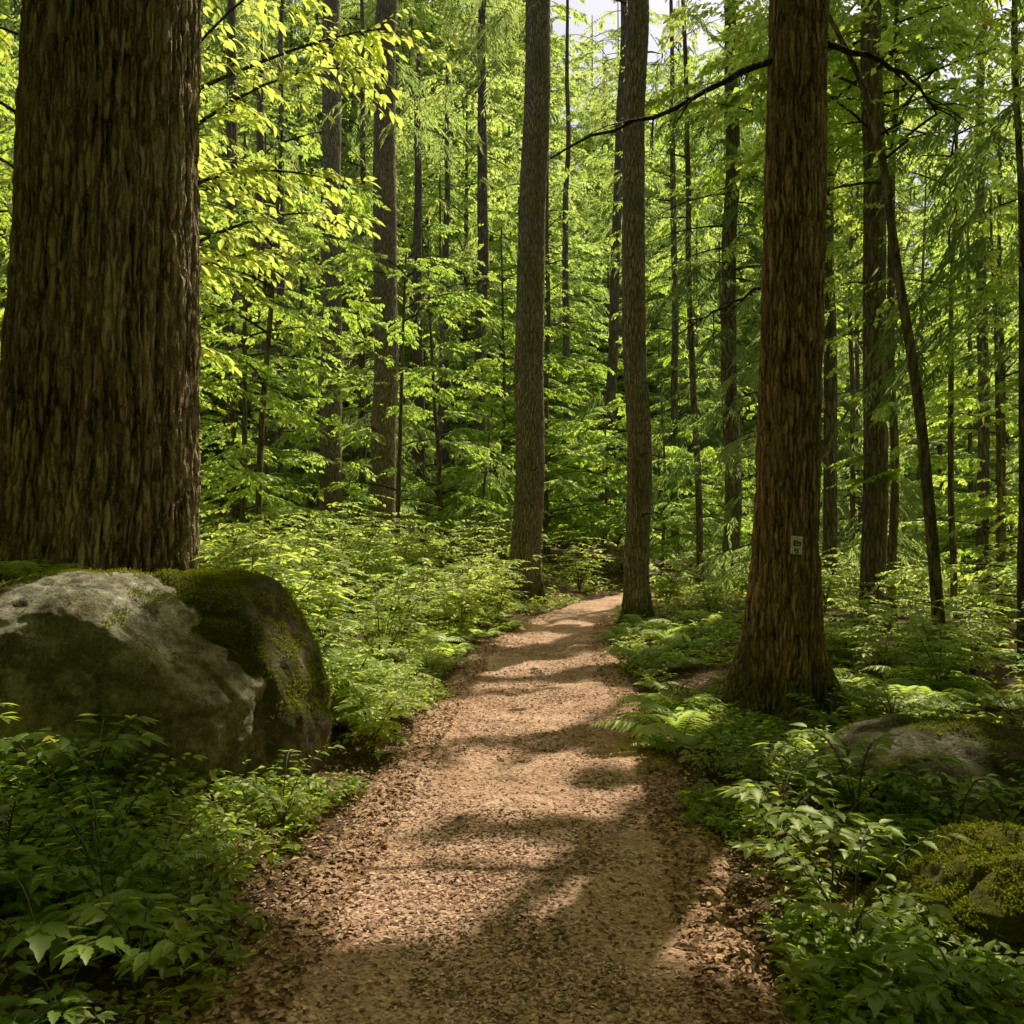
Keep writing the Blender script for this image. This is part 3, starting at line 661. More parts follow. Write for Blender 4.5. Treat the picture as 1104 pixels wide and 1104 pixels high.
tree('leaning_sapling', 'thin bare stem leaning left as it rises, right of the trail marker fir', 4.5, 9.3, .12, 7.6, M['bark_dark'], c_broad, flare=(.4, .15, 4), n=20, dz=.08,
     curve=[(0, 0, 0, .066), (-.1, 0, 1.2, .06), (-.22, 0, 2.6, .054), (-.4, .02, 4.2, .047), (-.52, .05, 5.4, .04), (-.72, .05, 6.2, .034), (-1.1, .05, 7.0, .025), (-1.5, .1, 7.6, .012)], crown_kw=dict(zb=4.8, R=1.5, nbr=22, dens=7, size=.1))
tree('sapling', 'pencil-thin upright stem right of the leaning sapling', 6.95, 14, .095, 8.5, M['bark_dark'], c_broad, (.05, 0), n=14, dz=.2, crown_kw=dict(zb=3.5, R=1.6, nbr=26))
tree('sapling', 'slim dark stem between the medium shaded trunk and the leaning sapling', 6.75, 15.8, .15, 13, M['bark_dark'], c_broad, (.15, 0), n=14, dz=.2, crown_kw=dict(zb=5, R=2.2, nbr=50, dens=9))
tree('sapling', 'slender dark stem at the right edge of the view', 5.85, 10.2, .085, 12, M['bark_dark'], c_broad, (.1, .1), n=14, dz=.2, crown_kw=dict(zb=3.2, R=2.2, nbr=60, dens=9))
tree('hemlock_tree', 'dark hemlock at the right border with boughs hanging into the upper right corner', 6.75, 10.9, .3, 15, M['bark_dark'], c_hemlock, (0, 0), n=32, dz=.12, crown_kw=dict(zb=3.8, R=2.9, nbr=90, dens=12, st=.6))
# further trunks one can tell apart on the left
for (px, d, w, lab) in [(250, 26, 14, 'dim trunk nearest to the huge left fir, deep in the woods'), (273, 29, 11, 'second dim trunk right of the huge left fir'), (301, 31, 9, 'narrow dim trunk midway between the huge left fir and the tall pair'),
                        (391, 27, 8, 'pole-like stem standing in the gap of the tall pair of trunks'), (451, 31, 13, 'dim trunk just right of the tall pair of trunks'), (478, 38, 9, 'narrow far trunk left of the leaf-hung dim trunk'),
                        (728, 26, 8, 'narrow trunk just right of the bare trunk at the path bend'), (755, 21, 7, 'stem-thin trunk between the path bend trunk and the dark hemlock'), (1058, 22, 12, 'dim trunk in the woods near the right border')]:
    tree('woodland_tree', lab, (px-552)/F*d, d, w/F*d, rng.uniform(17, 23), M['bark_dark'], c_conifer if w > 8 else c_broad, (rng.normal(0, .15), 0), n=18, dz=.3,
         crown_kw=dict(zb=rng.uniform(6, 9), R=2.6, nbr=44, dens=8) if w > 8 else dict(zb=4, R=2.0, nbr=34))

# the maple whose bright sprays hang in from the upper left
def maple():
    x, y = -4.35, 8.9; z0 = G(x, y)-.05
    t = thing('maple_tree', 'young maple behind the huge left fir holding bright yellow-green sprays over the bank', 'tree', (x, y, z0))
    cur = [(0, 0, 0, .09), (.1, 0, 2.5, .075), (.3, 0, 5, .06), (.5, .1, 7.5, .04), (.6, .1, 9, .015)]
    obj('trunk', trunk_mesh('trunk', cur, 24, .1, M['bark_grey'], None, (.4, .2, 4, 0), False), t)
    mb = MB(); r = np.random.default_rng(12)
    P = []; D = []; TL = []
    #  boughs: start height, end offset (dx, dy, z)
    boughs = [(4.4, 2.9, -.4, 5.6), (4.0, 2.6, -.6, 4.45), (4.9, 2.2, -1.0, 6.1), (3.5, 2.0, -.2, 3.9), (5.2, 3.1, .3, 6.4), (3.0, 1.5, -1.0, 3.7), (4.2, 1.4, .8, 5.2), (5.8, 2.6, -.8, 6.9), (4.6, 1.2, -1.4, 5.3), (3.4, 2.5, .5, 4.5), (2.6, 1.2, -.2, 3.0),
              (4.6, -1.5, -.6, 5.5), (5.5, -1.8, .4, 6.5), (4.0, -1.4, -1.2, 4.6), (3.2, -1.2, -.4, 3.5), (6.2, 1.0, .9, 7.2), (5, .3, 2, 6)]
    for (hz, dx, dy, ez) in boughs:
        s = np.linspace(0, 1, 9); bx = np.interp(hz, [c[2] for c in cur], [c[0] for c in cur])
        mid = r.normal(0, .12, 2)
        pts = np.stack([bx+(dx-bx)*s, dy*s+mid[0]*np.sin(PI*s), hz+(ez-hz)*np.sin(s*PI/2)+mid[1]*np.sin(PI*s)], 1)
        tube(mb, pts, np.linspace(.028, .005, 9), 6, 1)
        L = math.hypot(dx, dy); n_ = int(L*9)
        u = r.random(n_)**.7*.8+.2
        p = np.stack([np.interp(u, s, pts[:, k]) for k in range(3)], 1)
        bd = nrm(pts[-1]-pts[0])
        an = np.radians(r.uniform(15, 75, n_))*np.where(r.random(n_) < .5, 1, -1)
        td = np.stack([bd[0]*np.cos(an)-bd[1]*np.sin(an), bd[0]*np.sin(an)+bd[1]*np.cos(an), -.12+r.normal(0, .12, n_)], 1)
        P.append(p); D.append(nrm(td)); TL.append(r.uniform(.35, .75, n_))
    P = np.concatenate(P); D = np.concatenate(D); TL = np.concatenate(TL)
    n_ = len(P); per = 10; tt = (np.arange(per)+.7)/per
    for i in range(n_): tube(mb, [P[i], P[i]+D[i]*TL[i]*.5, P[i]+D[i]*TL[i]+np.array([0, 0, -.1*TL[i]])], [.005, .0035, .0015], 3, 1)
    pos = P[:, None]+D[:, None]*(TL[:, None]*tt[None])[..., None]; pos[..., 2] -= .1*TL[:, None]*tt[None]**2
    sg = np.where(np.arange(per) % 2, 1., -1.)[None]*np.ones((n_, 1)); an = np.radians(58)*sg*(1-.6*tt[None])+r.normal(0, .18, (n_, per))
    ca, sa = np.cos(an), np.sin(an)
    ld = np.stack([D[:, None, 0]*ca-D[:, None, 1]*sa, D[:, None, 0]*sa+D[:, None, 1]*ca, D[:, None, 2]-.32+r.normal(0, .15, (n_, per))], -1)
    zd = np.stack([r.normal(0, .35, (n_, per)), r.normal(0, .35, (n_, per)), np.ones((n_, per))], -1)
    place(mb, LEAF_MID, pos.reshape(-1, 3), ld.reshape(-1, 3), zd.reshape(-1, 3), r.uniform(.075, .15, n_*per), 0)
    obj('crown', mb.mesh('crown', [M['maple'], M['twig']], False), t); TREES.append((x, y, .1))
maple()

# understory broadleaf trees
UN = 0
def under(x, y, h, label, group, **kw):
    k = dict(zb=.6, R=2.0, nbr=int(h*6), dens=12, size=.12, per=15); k.update(kw)
    global UN
    UN += 1
    if UN % 3 == 0:
        side = label.split(' the woods ')[-1] if ' the woods ' in label else 'beyond the bend of the path'
        tree('young_conifer', 'young feathery conifer standing among the broadleaf trees '+side, x, y, .05+.008*h, h*1.15, M['bark_dark'], c_conifer, (rng.normal(0, .2), rng.normal(0, .2)), (.3, .2, 4), n=10, dz=.4, group='young conifers '+side,
             crown_kw=dict(zb=.8, R=1.0+.11*h, nbr=int(h*8), dens=11, size=.11+.003*y, per=15, tl=.6))
        return
    tree('understory_tree', label, x, y, .05+.007*h, h, M['bark_dark'], c_broad, (rng.normal(0, .3), rng.normal(0, .3)), (.3, .2, 4), n=10, dz=.4, group=group, crown_kw=k)
GL = 'understory trees in the woods left of the path'; LL = 'leafy young broadleaf tree filling the woods left of the path'
GR = 'understory trees in the woods right of the path'; LR = 'leafy young broadleaf tree filling the woods right of the path'
GM = 'understory trees beyond the path bend'; LM = 'leafy young broadleaf tree seen beyond the bend of the path'
for (x, y, h) in [(-5.6, 12, 8), (-3.9, 13.5, 7.5), (-7.5, 14, 9), (-5.2, 17, 9), (-2.4, 18.5, 7), (-8.6, 19, 11), (-6.6, 21, 11), (-1.9, 24, 9), (-4.0, 27, 12), (-10.5, 23, 12), (-7.5, 27, 13), (-12.5, 18, 11), (-9.5, 13, 10), (-.3, 27, 10), (-2.5, 31, 12), (-11, 30, 14), (-6, 33, 14), (-14, 26, 14), (-6.8, 9.8, 6.5), (-9.5, 10.5, 9)]:
    under(x, y, h, LL, GL, size=.062+.0026*y)
for (x, y, h) in [(4.9, 17, 6.5), (7.6, 12.5, 6), (8.8, 16, 8), (7.9, 19.5, 9), (10.5, 19, 10), (5.5, 22, 9), (9.2, 24, 12), (12.6, 23, 12), (6.8, 27, 12), (11, 28, 13), (14.5, 28, 14), (16, 22, 12), (13, 17, 10), (9.7, 31, 14), (15, 33, 15), (18.5, 30, 15)]:
    under(x, y, h, LR, GR, size=.062+.0026*y)
for (x, y, h) in [(3.9, 23, 5), (2.7, 26, 5.5), (5.0, 30, 7), (1.3, 34, 8), (4.3, 36, 9), (7.0, 35, 10), (.2, 31, 7), (.9, 23.5, 3), (-.9, 21.5, 3.5), (2.3, 29, 4), (3.4, 33, 6), (6.2, 25, 4.5), (-.6, 37, 9), (2.4, 38, 10)]:
    under(x, y, h, LM, GM, size=.075+.002*y)

# far wall of forest: copies of a few prototypes
def far_proto(kind, h, seed):
    r = np.random.default_rng(seed)
    t = thing('background_tree', '', 'tree')
    obj('trunk', trunk_mesh('trunk', [(0, 0, 0, .15), (.2, 0, h*.6, .09), (.3, 0, h, .02)], 10, .8, M['bark_dark'], None, (.3, .4, 4, 0), False), t)
    mb = MB(); allk = lambda p, q=None: np.ones(len(p), bool)
    if kind == 'broad':
        crown(mb, r, .8, h, lambda t: 3.0*(.55+.8*math.sin(PI*min(.97, .15+.75*t))), int(h*5.5), 6, LEAF_LOW, .20, 11, .9, (0, 0, 0), allk, rise=.3, droop=.35, zpow=1.4)
        ms = [M['far'], M['twig']]
    else:
        crown(mb, r, 2.5, h, lambda t: 3.2*(1.05-.9*t), int(h*6), 7, SPRIG, .32, 14, .9, (0, 0, 0), allk, rise=.0, droop=.4, spread=45, jit=.5, twigdrop=.4, zpow=1.3)
        ms = [M['conifer'], M['twig']]
    obj('crown', mb.mesh('crown', ms), t)
    return t
protos = [('broad', far_proto('broad', 17, 1)), ('broad', far_proto('broad', 21, 2)), ('broad', far_proto('broad', 24, 3)), ('con', far_proto('con', 24, 4)), ('con', far_proto('con', 28, 5))]
used = set(); rf = np.random.default_rng(99); placed = []
cand = 0
while len(placed) < 180 and cand < 14000:
    cand += 1
    yy = rf.uniform(38, 88); xx = rf.uniform(-.64, .64)*yy
    if any(math.hypot(xx-a, yy-b) < 2.9 for a, b in placed): continue
    if (abs(xx/yy-.06) < .024 or abs(xx/yy-.475) < .03) and yy > 42: continue        # the gap where the sky shows above the path
    placed.append((xx, yy))
    i = rf.integers(0, 5) if yy < 55 else rf.choice([1, 2, 2, 4])
    k, p = protos[i]
    o = p if i not in used else copy_tree(p); used.add(i)
    o.location = (xx, yy, G(xx, yy)-.1); o.rotation_euler = (0, 0, rf.uniform(0, 6.28)); s = max(9.0, (.72 if xx > 2 else .95)*(yy-19)*rf.uniform(.75, 1.1))/[17, 21, 24, 24, 28][i]; sw = max(.8, s**.6); o.scale = (sw, sw, s)
    side = 'left of' if xx < yy*.05 else 'right of'
    if k == 'broad': o['label'] = 'sunlit broadleaf tree far back in the forest %s the path end' % side; o['group'] = 'far broadleaf trees %s the path end' % side
    else: o['label'] = 'tall conifer far back in the forest %s the path end' % side; o['group'] = 'far conifers %s the path end' % side

rb_ = np.random.default_rng(5)
for (xx, yy, i, s_) in [(-5.5, -4.5, 2, .9), (4.8, -3.8, 2, .95), (-1.6, -7.5, 2, 1.0), (2.6, -9, 4, 1.0), (-9.5, -2.0, 2, .95), (9.5, -1.0, 2, .9), (-6, -11, 4, 1.0), (7.5, -9.5, 2, 1.05), (-10.5, 4.0, 2, .9), (12, 5.5, 1, .9)]:  # unseen trees added to block sky light from behind the camera
    o = copy_tree(protos[i][1]); o.location = (xx, yy, G(xx, yy)-.1); o.rotation_euler = (0, 0, rb_.uniform(0, 6.28)); o.scale = (1.25, 1.25, s_)
    o['label'] = 'unseen tree added behind or beside the viewpoint to block open sky'; o['group'] = 'trees around the viewpoint'

for q_ in range(26):  # wider ring of unseen trees added against low sky light
    a_ = q_/26*2*PI+rb_.uniform(-.08, .08); d_ = rb_.uniform(13, 21)
    xx, yy = d_*math.sin(a_), 2+d_*math.cos(a_)
    if yy > 4 and abs(xx) < .66*yy+4: continue
    i = [0, 1, 2, 3][q_ % 4]; o = copy_tree(protos[i][1]); o.location = (xx, yy, G(xx, yy)-.1); o.rotation_euler = (0, 0, rb_.uniform(0, 6.28)); o.scale = (1.2, 1.2, .8)
    o['label'] = 'unseen tree added behind or beside the viewpoint to block open sky'; o['group'] = 'trees around the viewpoint'
for (xx, yy) in [(-3.9, 1.0), (3.7, .6), (-3.0, -2.4), (3.2, -3.4), (-5.7, 4.3), (5.5, 3.9)]:  # unseen trees added so their crowns cover the sky overhead
    tree('beech_tree', 'unseen broad-crowned tree added beside the viewpoint to block overhead sky', xx, yy, .34, 17, M['bark_dark'], c_broad, (-xx*.12, .3), n=20, dz=.3, group='broad trees beside the viewpoint',
         crown_kw=dict(zb=8, R=4.6, nbr=120, dens=9, size=.2, per=11, tl=.9))

# ------------------------------------------------------------------ boulders
def boulder(label, loc, rad, seed, m, rot=0, p=2.5, amp=.09, planes=(), sub=6, seam=None, name='boulder', tufts=None, side=0):
    bm = bmesh.new(); bmesh.ops.create_icosphere(bm, subdivisions=sub, radius=1)
    me = bpy.data.meshes.new(name); bm.to_mesh(me); bm.free()
    n = len(me.vertices); v = np.empty(n*3); me.vertices.foreach_get('co', v); v = v.reshape(-1, 3)
    L = (np.abs(v)**p).sum(1)**(1/p); v = v/L[:, None]
    for (nx, ny, nz_, d) in planes:                        # flattened facets
        nn = nrm(np.array([nx, ny, nz_], float)); s = v@nn
        v = v-np.where(s > d, (s-d)*.8, 0)[:, None]*nn
    nn = nrm(v); w = v*np.array(rad)
    f = amp*fbm(v[:, 0]*1.3+seed, v[:, 1]*1.3, v[:, 2]*1.3, 3, seed)
    q = w*4
    rid = 1-np.abs(noise(q[:, 0], q[:, 1], q[:, 2], seed+9)); f = f-.025*ss(.82, 1.0, rid)
    f = f+.034*fbm(w[:, 0]*5, w[:, 1]*5, w[:, 2]*5, 6, seed+20, .66)
    pit = noise(w[:, 0]*9, w[:, 1]*9, w[:, 2]*13, seed+30); f = f-.012*ss(.3, .6, pit)
    cav = np.zeros(n)
    if seam:
        sn = nrm(np.array(seam[:3], float)); s = w@sn-seam[3]+.05*noise(w[:, 0]*3, w[:, 1]*3, w[:, 2]*3, seed+4)
        g = np.exp(-(s/.028)**2); f = f-.055*g; cav = g*.55+np.where(s > 0, seam[4], 0)*ss(0, .05, s)
    w = w+nn*f[:, None]
    me.vertices.foreach_set('co', w.astype(np.float32).ravel())
    a = me.attributes.new('cav', 'FLOAT', 'POINT'); a.data.foreach_set('value', cav.astype(np.float32))
    me.polygons.foreach_set('use_smooth', np.ones(len(me.polygons), bool)); me.materials.append(m); me.update()
    o = obj(name, me, None, loc); o.rotation_euler = (0, 0, rot); tag(o, label, 'boulder')
    if tufts:                                               # real moss standing proud of the stone
        nt_, cov = tufts; r = np.random.default_rng(seed)
        nv = np.empty(n*3); me.vertices.foreach_get('normal', nv); nv = nv.reshape(-1, 3)
        sc = .75*nv[:, 2]+1.1*fbm(w[:, 0]*2.2, w[:, 1]*2.2, w[:, 2]*2.2, 4, seed+50)+.5*noise(w[:, 0]*14, w[:, 1]*14, w[:, 2]*14, seed+55)+(nn[:, 0]*side if side else 0)
        pr = ss(cov, cov+.5, sc)*(w[:, 2] > -rad[2]*.75); pr = pr/pr.sum()
        idx = r.choice(n, nt_, p=pr); q = w[idx]+r.normal(0, .006, (nt_, 3)); nq = nv[idx]
        tg = r.normal(0, 1, (nt_, 3)); mbm = MB()
        place(mbm, LEAF_LOW, q-nq*.003, nq+.75*tg, nq*.5+r.normal(0, .6, (nt_, 3)), r.uniform(.006, .016, nt_))
        obj('moss', mbm.mesh('moss', [M['moss_leaf']]), o)
    return o
ROCKS = []
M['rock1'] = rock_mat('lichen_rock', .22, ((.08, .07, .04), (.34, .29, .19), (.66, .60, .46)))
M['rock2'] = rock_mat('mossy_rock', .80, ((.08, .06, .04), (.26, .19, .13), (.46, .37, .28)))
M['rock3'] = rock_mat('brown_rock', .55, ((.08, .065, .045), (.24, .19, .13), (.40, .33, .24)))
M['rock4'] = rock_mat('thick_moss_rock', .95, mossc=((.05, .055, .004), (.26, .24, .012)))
boulder('large grey lichen-stained boulder at the left in front of the huge fir', (-2.42, 5.12, .42), (1.06, .88, .80), 4, M['rock1'], 0, 2.25, .11, ((.8, -.35, .75, .9), (.2, -.9, .35, .92)), 7, tufts=(14000, .75))
boulder('moss-capped boulder slab pressed against the right rear of the large grey boulder', (-1.94, 5.5, .36), (.80, .72, .85), 13, M['rock2'], .15, 2.5, .09, ((.9, -.2, .5, .88),), 6, tufts=(52000, .1))
boulder('low brownish boulder half buried in leaves right of the path', (2.46, 4.95, .0), (.80, .58, .43), 23, M['rock3'], -.25, 2.3, .12, ((.3, -.5, .8, .8),), 6, tufts=(14000, .4))
boulder('rounded rock under thick yellow-green moss in the lower right corner', (1.82, 3.25, .03), (.42, .36, .33), 33, M['rock4'], .2, 2.4, .12, (), 6, tufts=(46000, .05))
ROCKS += [(-2.42, 5.15, 1.0, .85), (-1.98, 5.52, .78, .7), (2.50, 5.0, .68, .5), (1.84, 3.25, .38, .33)]
CLEAR = [(1.8, 3.6, .15), (-1.45, 4.3, .42), (2.2, 4.4, .3), (1.6, 2.95, .42), (1.5, 3.15, .25), (1.95, 6.3, .75), (2.1, 7.0, .8), (1.45, 6.4, .3)]

# ------------------------------------------------------------------ litter and ground cover
def free(x, y, m=0.0):
    k = np.ones(np.shape(x), bool)
    for (a, b, r) in TREES:
        if b < 26: k &= np.hypot(x-a, y-b) > r+.02+m
    for (a, b, rx, ry) in ROCKS: k &= np.hypot((x-a)/(rx+m), (y-b)/(ry+m)) > .97
    return k
def scatter_chips():
    n = 80000
    y = 1.6*np.exp(rng.random(n)**1.35*math.log(13/1.6)); c = rng.normal(0, .72, n)
    x = pathx(y)+np.clip(c, -1.9, 1.9)
    k = free(x, y) & (rng.random(n) < .3+.7*ss(-.25, .2, noise(x*1.4, y*1.4, 0, 88)+.5*noise(x*4, y*4, 0, 89))); x, y = x[k], y[k]; c = np.abs(x-pathx(y))
    z = np.where(c < pathw(y)*1.02, np.maximum(path_z(x, y), gh(x, y)), gh(x, y))+.003
    n = len(x); a = rng.random(n)*6.28
    yd = np.stack([np.cos(a), np.sin(a), rng.normal(0, .18, n)], 1)
    zd = np.stack([rng.normal(0, .3, n), rng.normal(0, .3, n), np.ones(n)], 1)
    L = rng.uniform(.007, .024, n)*(1+.03*y)
    mb = MB(); place(mb, CHIP, np.stack([x, y, z], 1), yd, zd, np.stack([L*rng.uniform(.5, 1.4, n), L, L], 1))
    o = obj('wood_chips', mb.mesh('wood_chips', [M['chip']])); o['kind'] = 'stuff'; tag(o, 'brown wood chips strewn over the trodden path', 'wood chips')
    n = 20000
    y = 1.6*np.exp(rng.random(n)*math.log(15/1.6)); side = np.where(rng.random(n) < .5, 1, -1)
    x = pathx(y)+side*(pathw(y)-.3+np.abs(rng.normal(0, .2, n))+np.where(rng.random(n) < .5, np.abs(rng.normal(0, .8, n)), 0))
    k = free(x, y); x, y = x[k], y[k]; n = len(x); a = rng.random(n)*6.28
    z = np.maximum(gh(x, y), np.where(np.abs(x-pathx(y)) < pathw(y)*1.15, path_z(x, y), -9))+rng.uniform(.004, .02, n)
    yd = np.stack([np.cos(a), np.sin(a), rng.normal(0, .25, n)], 1); zd = np.stack([rng.normal(0, .4, n), rng.normal(0, .4, n), np.ones(n)], 1)
    mb = MB(); place(mb, LEAF_MID, np.stack([x, y, z], 1), yd, zd, rng.uniform(.014, .045, n))
    o = obj('leaf_litter', mb.mesh('leaf_litter', [M['litter']])); o['kind'] = 'stuff'; tag(o, 'dead brown leaves littering both verges of the path', 'leaf litter')
scatter_chips()
def ground_cover():
    n = 26000
    y = 1.5*np.exp(rng.random(n)*math.log(24/1.5)); side = np.where(rng.random(n) < .5, 1, -1)
    off = pathw(y)-.2+.16*(1+noise(y*1.3, side*7, 0, 73))+np.abs(rng.normal(0, 1.0, n))*(.8+.09*y)
    x = pathx(y)+side*off
    dens = fbm(x*1.1, y*1.1, 0, 3, 71)+.15*(off-pathw(y))
    k = free(x, y) & (dens > rng.uniform(-.25, .15, n)); x, y = x[k], y[k]; n = len(x)
    h = rng.uniform(.02, .16, n)*(.7+.03*y); z = gh(x, y)+h
    mb = MB()
    a0 = rng.random(n)*6.28; sz = rng.uniform(.03, .065, n)*(.9+.035*y)
    for j in range(4):
        a = a0+j*1.57+rng.normal(0, .3, n)
        yd = np.stack([np.cos(a), np.sin(a), rng.normal(.05, .3, n)], 1); zd = np.stack([rng.normal(0, .35, n), rng.normal(0, .35, n), np.ones(n)], 1)
        place(mb, LEAF_MID, np.stack([x, y, z], 1)+rng.normal(0, .01, (n, 3)), yd, zd, sz*rng.uniform(.7, 1.2, n))
    o = obj('ground_cover', mb.mesh('ground_cover', [M['herb']])); o['kind'] = 'stuff'; tag(o, 'low green herbs carpeting the forest floor beside the path', 'ground cover')
ground_cover()

# ------------------------------------------------------------------ plants
def plant_leafy(seed, ns=5, h=.36, L=.13, pairs=2):
    """arching stems, each with opposite leaf pairs and an end whorl"""
    r = np.random.default_rng(seed); st = MB(); lv = MB()
    P = []; Y = []; Z = []; Sz = []
    for i in range(ns):
        a = i*2.4+r.uniform(0, .8); d = np.array([math.cos(a), math.sin(a), 0]); hh = h*r.uniform(.65, 1.2); rch = h*r.uniform(.35, .9)
        s = np.linspace(0, 1, 7)
        pts = np.stack([d[0]*rch*s**1.5, d[1]*rch*s**1.5, hh*np.sin(s*PI/2)**.9], 1)
        tube(st, pts, np.linspace(.0045, .002, 7), 5)
        pr = np.array([-d[1], d[0], 0])
        for k in range(pairs):
            u = .5+.42*k/max(1, pairs-1)-.05; p = np.array([np.interp(u, s, pts[:, q]) for q in range(3)])
            for sg in (-1, 1):
                pd = pr*sg+d*.45; pe = p+pd*L*.25+np.array([0, 0, .015])
                tube(st, [p, pe], [.002, .0012], 3)
                P.append(pe); Y.append(pd+np.array([0, 0, -.03+r.normal(0, .14)])); Z.append(np.array([r.normal(0, .25), r.normal(0, .25), 1])); Sz.append(L*r.uniform(.75, 1.05))
        for q in (-1, 0, 1):
            yd = d+pr*q*1.0+np.array([0, 0, -.06]); P.append(pts[-1]); Y.append(yd); Z.append(np.array([r.normal(0, .2), r.normal(0, .2), 1])); Sz.append(L*(1.15 if q == 0 else .95)*r.uniform(.85, 1.1))
    place(lv, LEAF_FINE, np.array(P), np.array(Y), np.array(Z), np.array(Sz))
    return st, lv
def plant_fern(seed, nf=9, L=.6, pin=18):
    r = np.random.default_rng(seed); st = MB(); lv = MB(); P = []; Y = []; Z = []; Sz = []
    for i in range(nf):
        a = i*2*PI/nf+r.uniform(-.3, .3); d = np.array([math.cos(a), math.sin(a), 0]); pr = np.array([-d[1], d[0], 0]); ll = L*r.uniform(.7, 1.15); up = r.uniform(.5, .9)
        s = np.linspace(0, 1, 10)
        pts = d[None]*(ll*(.85*s**1.15))[:, None]+np.array([0, 0, 1.])[None]*(ll*up*(1.35*s-1.0*s*s*1.05))[:, None]
        tube(st, pts, np.linspace(.004, .001, 10), 4)
        for k in range(pin):
            u = .16+.82*k/pin; p = np.array([np.interp(u, s, pts[:, q]) for q in range(3)]); w = ll*.26*math.sin(PI*(.12+.86*u))**.8*(1.05-.35*u)
            for sg in (-1, 1):
                P.append(p); Y.append(pr*sg+d*.42+np.array([0, 0, -.12+r.normal(0, .08)])); Z.append(np.array([r.normal(0, .12), r.normal(0, .12), 1])+d*.2); Sz.append((w*.62, w, w))
    place(lv, LEAF_MID, np.array(P), np.array(Y), np.array(Z), np.array(Sz))
    return st, lv
def plant_bush(seed, ns=9, h=.9, L=.085):
    """tall woodland bush: arching stems with compound leaves of many toothed leaflets"""
    r = np.random.default_rng(seed); st = MB(); lv = MB(); P = []; Y = []; Z = []; Sz = []
    for i in range(ns):
        a = i*2.4+r.uniform(0, .7); d = np.array([math.cos(a), math.sin(a), 0]); hh = h*r.uniform(.55, 1.12); rch = h*r.uniform(.2, .6)
        s = np.linspace(0, 1, 8); pts = np.stack([d[0]*rch*s**1.4, d[1]*rch*s**1.4, hh*s**.85], 1)
        tube(st, pts, np.linspace(.007, .002, 8), 5)
        for k in range(6):
            u = .3+.7*k/5; p = np.array([np.interp(u, s, pts[:, q]) for q in range(3)])
            b = a+k*2.2+r.uniform(-.4, .4); e = np.array([math.cos(b), math.sin(b), r.uniform(.0, .35)]); ll = h*r.uniform(.22, .36)
            q = np.stack([p+e*ll*t_+np.array([0, 0, -.25*ll*t_*t_]) for t_ in np.linspace(0, 1, 5)])
            tube(st, q, np.linspace(.003, .0012, 5), 3)
            pr = nrm(np.cross(e, [0, 0, 1.]))
            for m_ in range(4):
                c_ = q[m_]*.2+q[m_+1]*.8
                for sg in (-1, 1):
                    P.append(c_); Y.append(pr*sg+e*.55+np.array([0, 0, -.15+r.normal(0, .12)])); Z.append(np.array([r.normal(0, .28), r.normal(0, .28), 1])); Sz.append(L*r.uniform(.75, 1.15)*(1.1-.1*m_))
            P.append(q[-1]); Y.append(e+np.array([0, 0, -.25])); Z.append(np.array([0, 0, 1.])); Sz.append(L*1.1)
    place(lv, LEAF_MID if L < .09 else LEAF_FINE, np.array(P), np.array(Y), np.array(Z), np.array(Sz))
    return st, lv
def proto(name, st, lv, m):
    return name, st.mesh('stems', [M['stem']], True), lv.mesh('foliage', [M[m]], True)
PR = {
 'leafy': [proto('leafy_plant', *plant_leafy(1, 7, .30, .085, 4), 'herb'), proto('leafy_plant', *plant_leafy(2, 5, .24, .115, 1), 'herb'), proto('leafy_plant', *plant_leafy(3, 7, .38, .07, 5), 'herb')],
 'low': [proto('leafy_plant', *plant_leafy(4, 8, .15, .06, 2), 'herb'), proto('leafy_plant', *plant_leafy(5, 10, .18, .048, 3), 'herb')],
 'fern': [proto('fern', *plant_fern(6, 9, .6), 'fern'), proto('fern', *plant_fern(7, 7, .5), 'fern'), proto('fern', *plant_fern(8, 11, .72, 20), 'fern')],
 'bush': [proto('leafy_bush', *plant_bush(9, 10, .95, .098), 'fern'), proto('leafy_bush', *plant_bush(10, 9, .8, .11), 'fern'), proto('leafy_bush', *plant_bush(11, 12, 1.1, .088), 'fern')],
}
NP = 0
def plant(kind, i, x, y, label, group=None, s=1.0, rz=None, z=None, tilt=(0, 0)):
    global NP
    name, ms, ml = PR[kind][i % len(PR[kind])]
    t = thing(name, label, {'fern': 'fern', 'bush': 'bush'}.get(kind, 'plant'), (x, y, (G(x, y) if z is None else z)-.01), group)
    t.rotation_euler = (tilt[0], tilt[1], rng.uniform(0, 6.28) if rz is None else rz); t.scale = (s, s, s)
    obj('stems', ms, t); obj('foliage', ml, t); NP += 1
    return t
def strew(kind, n, yr, cr, label, group, smin, smax, gap, power=1.0, tries=4000):
    pts = []
    for _ in range(tries):
        if len(pts) >= n: break
        y = yr[0]*(yr[1]/yr[0])**(rng.random()**power); c = rng.uniform(*cr); x = float(pathx(y)+np.sign(c)*pathw(y)+c)
        if 3.5 < y < 6.2 and -.6 < c < 0 and rng.random() < .8: continue
        if any(math.hypot(x-a, y-b) < r_ for a, b, r_ in CLEAR): continue
        if not free(np.array([x]), np.array([y]), .05)[0]: continue
        g = gap*(1+.04*y)
        if any(math.hypot(x-a, y-b) < g for a, b in pts): continue
        pts.append((x, y)); plant(kind, len(pts)+int(rng.integers(3)), x, y, label, group, rng.uniform(smin, smax))
